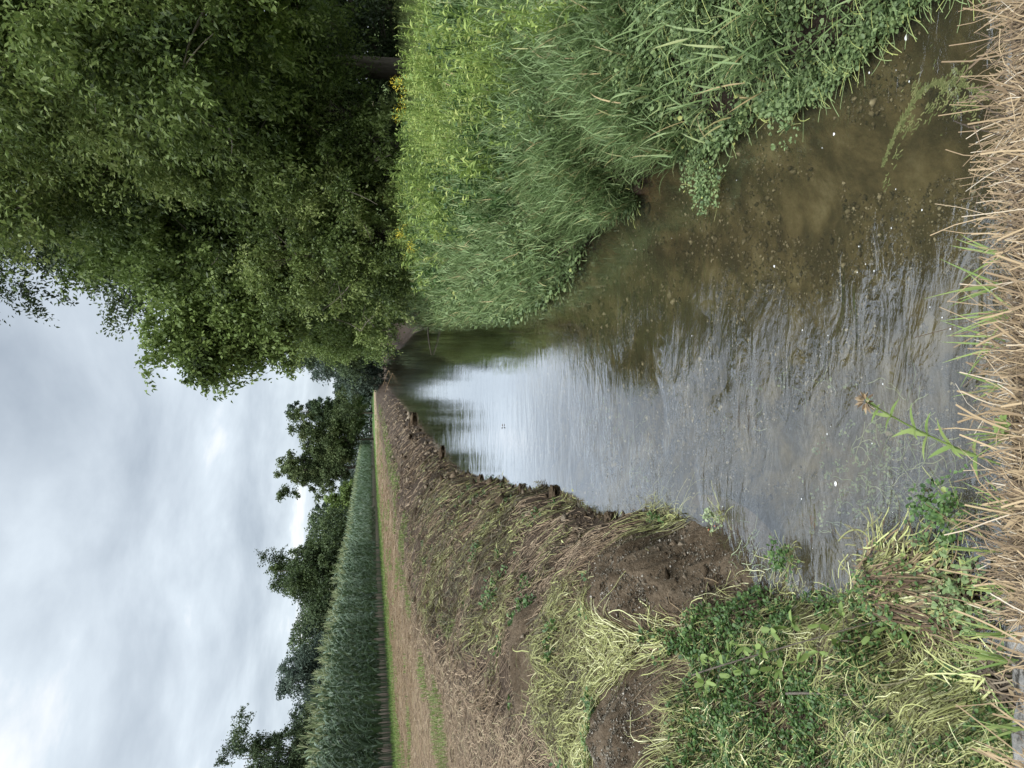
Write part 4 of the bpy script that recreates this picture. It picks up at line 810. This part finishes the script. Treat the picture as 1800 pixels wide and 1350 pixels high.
def withered_bundle():
    root = empty('withered_bundle', (x0, y0, float(H(x0, y0)) + .05)); b = MB(); n = 260
    P = np.stack([rng.normal(0, .045, n), rng.normal(.02, .03, n), rng.uniform(0, .07, n)], 1)
    blades(b, P, rng.normal(-1.9, .35, n), rng.uniform(.1, .3, n), rng.uniform(.004, .009, n), rng.uniform(1.3, 1.7, n), .05, 6, rng.normal(0, .7, n), tint=np.clip(rng.normal(.55, .3, n), 0, 1), taper=0, ridge=.8, wig=.1); b.build('stem', M['dead'], root)
    b = MB(); n = 120; P = np.stack([rng.normal(0, .03, n), rng.normal(0.02, .03, n), rng.uniform(.02, .08, n)], 1)
    blades(b, P, rng.normal(2.6, .6, n), rng.uniform(.15, .35, n), rng.uniform(.005, .009, n), 1.4, .1, 7, rng.normal(0, 1.1, n), tint=np.clip(rng.normal(.75, .2, n), 0, 1), taper=0, ridge=.8); b.build('pale_stem', M['weed'], root)
    tag(root, 'bundle of withered brown stems and roots on top of the cut weeds by the headwall', 'root bundle')
withered_bundle()
# leafy cut branch and bare stick on the weeds
def leafy_branch():
    x, y = at(1180, 1190, .6); root = empty('leafy_branch', (x, y, float(H(x, y)) + .10)); x2, y2 = at(1440, 1090, .45)
    c = curve((0, 0, 0), ((x2 - x) * .5 - .05, (y2 - y) * .5, .12), (x2 - x, y2 - y, float(H(x2, y2)) - float(H(x, y)) + .02), 14); b = MB(); tube(b, c, np.linspace(.006, .002, 14), 6, .5)
    b2 = MB()
    for i in range(2, 14):
        for s in (-1, 1):
            d = np.array([s * .8, -.3 + rng.normal(0, .3), .25]); d /= np.linalg.norm(d); p = c[i]; e = p + d * rng.uniform(.05, .12); tube(b, curve(p, (p + e) / 2, e, 4), .0015, 4, .5)
            n = 4; leaves(b2, np.tile(e, (n, 1)), rand_dirs(n, .2), rng.uniform(.05, .085, n), rng.uniform(.025, .035, n), .12, rng.uniform(.3, .8, n), True, Nrm=rand_dirs(n, 2))
    b.build('twig', M['bark'], root); b2.build('foliage', M['leaf_bright'], root); tag(root, 'cut leafy branch with oval green leaves lying on the weed heap', 'branch')
leafy_branch()
def stick(name, p0, p1, r, label, m='bark', bow=.03, cat='stick', z=None):
    (xa, ya, za), (xb, yb, zb) = p0, p1; c = curve((0, 0, 0), ((xb - xa) / 2, (yb - ya) / 2 + bow, (zb - za) / 2 + bow), (xb - xa, yb - ya, zb - za), 10); b = MB(); tube(b, c, np.linspace(r, r * .5, 10), 6, .6)
    o = b.build(name, M[m]); o.location = p0; return tag(o, label, cat)
xa, ya = at(1238, 1233, .75); xb, yb = at(1375, 1233, .6)
stick('bare_stick', (xa, ya, float(H(xa, ya)) + .09), (xb, yb, float(H(xb, yb)) + .10), .008, 'straight reddish brown stick lying on the cut weeds')
xa, ya = at(764, 560); xb, yb = at(760, 624)
stick('fallen_branch', (xa, ya, .25), (xb, yb, .03), .035, 'pale fallen branch sticking out of the water from the right bank shrubs', bow=.1)
for px, py, lb in [(675, 632, 'dead twig standing in the far water nearest the reeds'), (683, 650, 'pale dead twig poking from the far water in the middle'), (690, 655, 'pale dead twig nearest the viewer in the far water')]:
    xa, ya = at(px, py); stick('dead_twig', (xa, ya, -.05), (xa - 2.2, ya, .5 + .3 * rng.random()), .035, lb, 'straw', bow=.1, cat='twig')['group'] = 'dead twigs in the far water'

# little dark sprig afloat, flecks of foam, bright stone chips
xa, ya = at(885, 750)
b = MB(); leaves(b, np.zeros((3, 3)), np.array([[1, 0, .1], [-.8, .5, .1], [-.6, -.7, .6]]) / 1.05, .06, .022, .2, .2); o = b.build('floating_leaf', M['dead']); o.location = (xa, ya, .015); tag(o, 'tiny dark curled leaf floating alone on the bright pool', 'leaf')
def foam(x, y, r, label, group):
    n = 14; a = np.linspace(0, 2 * math.pi, n, endpoint=False); rr = r * (1 + rng.normal(0, .18, n)); el = rng.uniform(.5, 1)
    b = MB(); V_ = np.concatenate([np.stack([np.cos(a) * rr, np.sin(a) * rr * el, a * 0], 1), np.stack([np.cos(a) * rr * .7, np.sin(a) * rr * el * .7, a * 0 + r * .25], 1), [[0, 0, r * .3]]])
    i = np.arange(n); j = (i + 1) % n; b.add(V_, q=np.stack([i, j, j + n, i + n], 1), tri=np.stack([i + n, j + n, i * 0 + 2 * n], 1), tint=rng.random()); o = b.build('foam_fleck', M['foam']); o.location = (x, y, .004); return tag(o, label, 'foam', group)
FG = 'white foam flecks on the water'
for px, py, r, lb in [(1594, 67, .013, 'largest oval foam fleck on the dark water near the right bank'), (1529, 128, .006, 'small foam fleck off the right bank watercress'), (1467, 236, .008, 'foam fleck in the middle of the dark near water'),
                      (1470, 850, .012, 'round bubbly foam fleck beside the leaning herb'), (1633, 886, .013, 'round bubbly foam fleck against the leafy watercress clump'), (1362, 468, .008, 'foam fleck at the boundary of dark water and bright ripples'),
                      (1596, 953, .009, 'foam bubble among submerged stems near the headwall'), (1612, 988, .010, 'foam bubble nearest the dredged heap')]:
    x, y = at(px, py); foam(x, y, r, lb, None)
for _ in range(45):
    px, py = rng.uniform(980, 1680), rng.uniform(120, 900); x, y = at(px, py)
    if x > Rx(np.array([y]))[0] - .1 or x < Lx(np.array([y]))[0] + .1 or y > 7.5: continue
    foam(x, y, rng.uniform(.0025, .0055), 'tiny white foam fleck drifting on the near water', FG)
b = MB()   # crumbs of soil all over the spoil
def pebbles(b, x, y, z, s):
    n = len(x); d = rand_dirs(n * 6).reshape(n, 6, 3) * .35 + np.array([[1, 0, 0], [0, 1, 0], [-1, 0, 0], [0, -1, 0], [0, 0, .6], [0, 0, -.6]], float)
    V_ = np.stack([x, y, z], 1)[:, None] + d * s[:, None, None] * rng.uniform(.6, 1.2, (n, 6, 1))
    t = np.array([[0, 1, 4], [1, 2, 4], [2, 3, 4], [3, 0, 4], [1, 0, 5], [2, 1, 5], [3, 2, 5], [0, 3, 5]])
    b.add(V_, tri=((np.arange(n) * 6)[:, None, None] + t[None]).reshape(-1, 3), tint=np.repeat(rng.random(n), 6))
x, y, r = pick(60000, 2.2, 60, lambda x, y, r: (DL(x, y) > -.03) & (DL(x, y) < WS(y)) & ((DL(x, y) < .5) | (fbm(x * 1.4, y, 143) > .5)), 1.15, -43, 4)
pebbles(b, x, y, H(x, y), (rng.gamma(2, .006, len(x)) + .003) * np.clip(r / 7, .8, 5) * np.where(DL(x, y) < .3, 1.5, 1)); tag(b.build('soil_crumbs', M['soil'], smooth=False), 'loose crumbs of dark soil over the spoil ridge and its water edge', 'soil', kind='stuff')
b = MB()   # pebbles in the bed and on the mounds
x, y, r = pick(90000, 2.2, 20, lambda x, y, r: (DL(x, y) < -.05) & (DR(x, y) < -.05) & (fbm(x * 2.6, y * 1.9, 140) > .44), 1.2, -40, 40)
pebbles(b, x, y, Hb(x, y) + .002, rng.gamma(2, .0032, len(x)) * np.clip(r / 4, .8, 2.5) + .002); tag(b.build('bed_pebbles', M['stone']), 'small pebbles on the stream bed', 'pebbles', kind='stuff')
b = MB(); x = np.concatenate([rng.normal(MOUNDS[k][0], MOUNDS[k][2] * .55, 6000) for k in (0, 1)]); y = np.concatenate([rng.normal(MOUNDS[k][1], MOUNDS[k][3] * .55, 6000) for k in (0, 1)]); k = mound_h(x, y) > .05; x, y = x[k], y[k]
pebbles(b, x, y, H(x, y) + .015, rng.gamma(2, .0018, len(x)) + .002); tag(b.build('mound_pebbles', M['stone']), 'pale pebbles scattered over the soil mounds', 'pebbles', kind='stuff')
for px, py, z, lb in [(1247, 925, .05, 'orange brick chip at the water edge of the gravel mound'), (1220, 932, .12, 'orange brick chip on the lower gravel mound'), (1013, 1241, .95, 'orange brick chip on the flat silt pile')]:
    x, y = at(px, py, z); b = MB(); pebbles(b, np.zeros(1), np.zeros(1), np.zeros(1), np.array([.011])); o = b.build('brick_chip', M['brick'], smooth=False); o.location = (x, y, max(float(H(x, y)) + .01, .01)); tag(o, lb, 'brick chip', 'orange brick chips')
# weed trailing under the surface
b = MB(); x, y, r = pick(4200, 2.0, 9, lambda x, y, r: (DL(x, y) < 0) & (DR(x, y) < -.2) & (DL(x, y) > -1.3) & (fbm(x * 1.8, y * 1.4, 141) > .55), 1.2, -40, 20); n = len(x)
blades(b, np.stack([x, y, Hb(x, y) + .1], 1), rng.normal(-1.3, .6, n), rng.uniform(.08, .3, n), .0035, 1.5, 0, 6, rng.normal(0, 1, n), tint=rng.random(n), taper=0, ridge=.5, wig=.3)
k = len(x[:400]); sprigs(b, x[:k], y[:k], np.full(k, -.09), np.full(k, .018), 6, .4)
tag(b.build('submerged_weed', M['algae']), 'pale green weed trailing under the water along the left side', 'water weed', kind='stuff')
b = MB(); x = rng.normal(1.0, .06, 900) ; y = rng.uniform(2.45, 3.05, 900); kk = fbm(x * 9, y * 9, 150) > .52; x = x * kk + (1 - kk) * 1.02; x = x + .25 * np.sin(y * 5) - (y - 2.9) * .5
blades(b, np.stack([x, y, np.full(900, -.05)], 1), rng.normal(-1.2, .5, 900), rng.uniform(.01, .035, 900), .006, 1.5, 0, 3, rng.normal(0, 1, 900), tint=rng.random(900), taper=0, ridge=.5)
tag(b.build('algae_strands', M['algae']), 'pale scummy algae strands just under the dark near water', 'algae', kind='stuff')
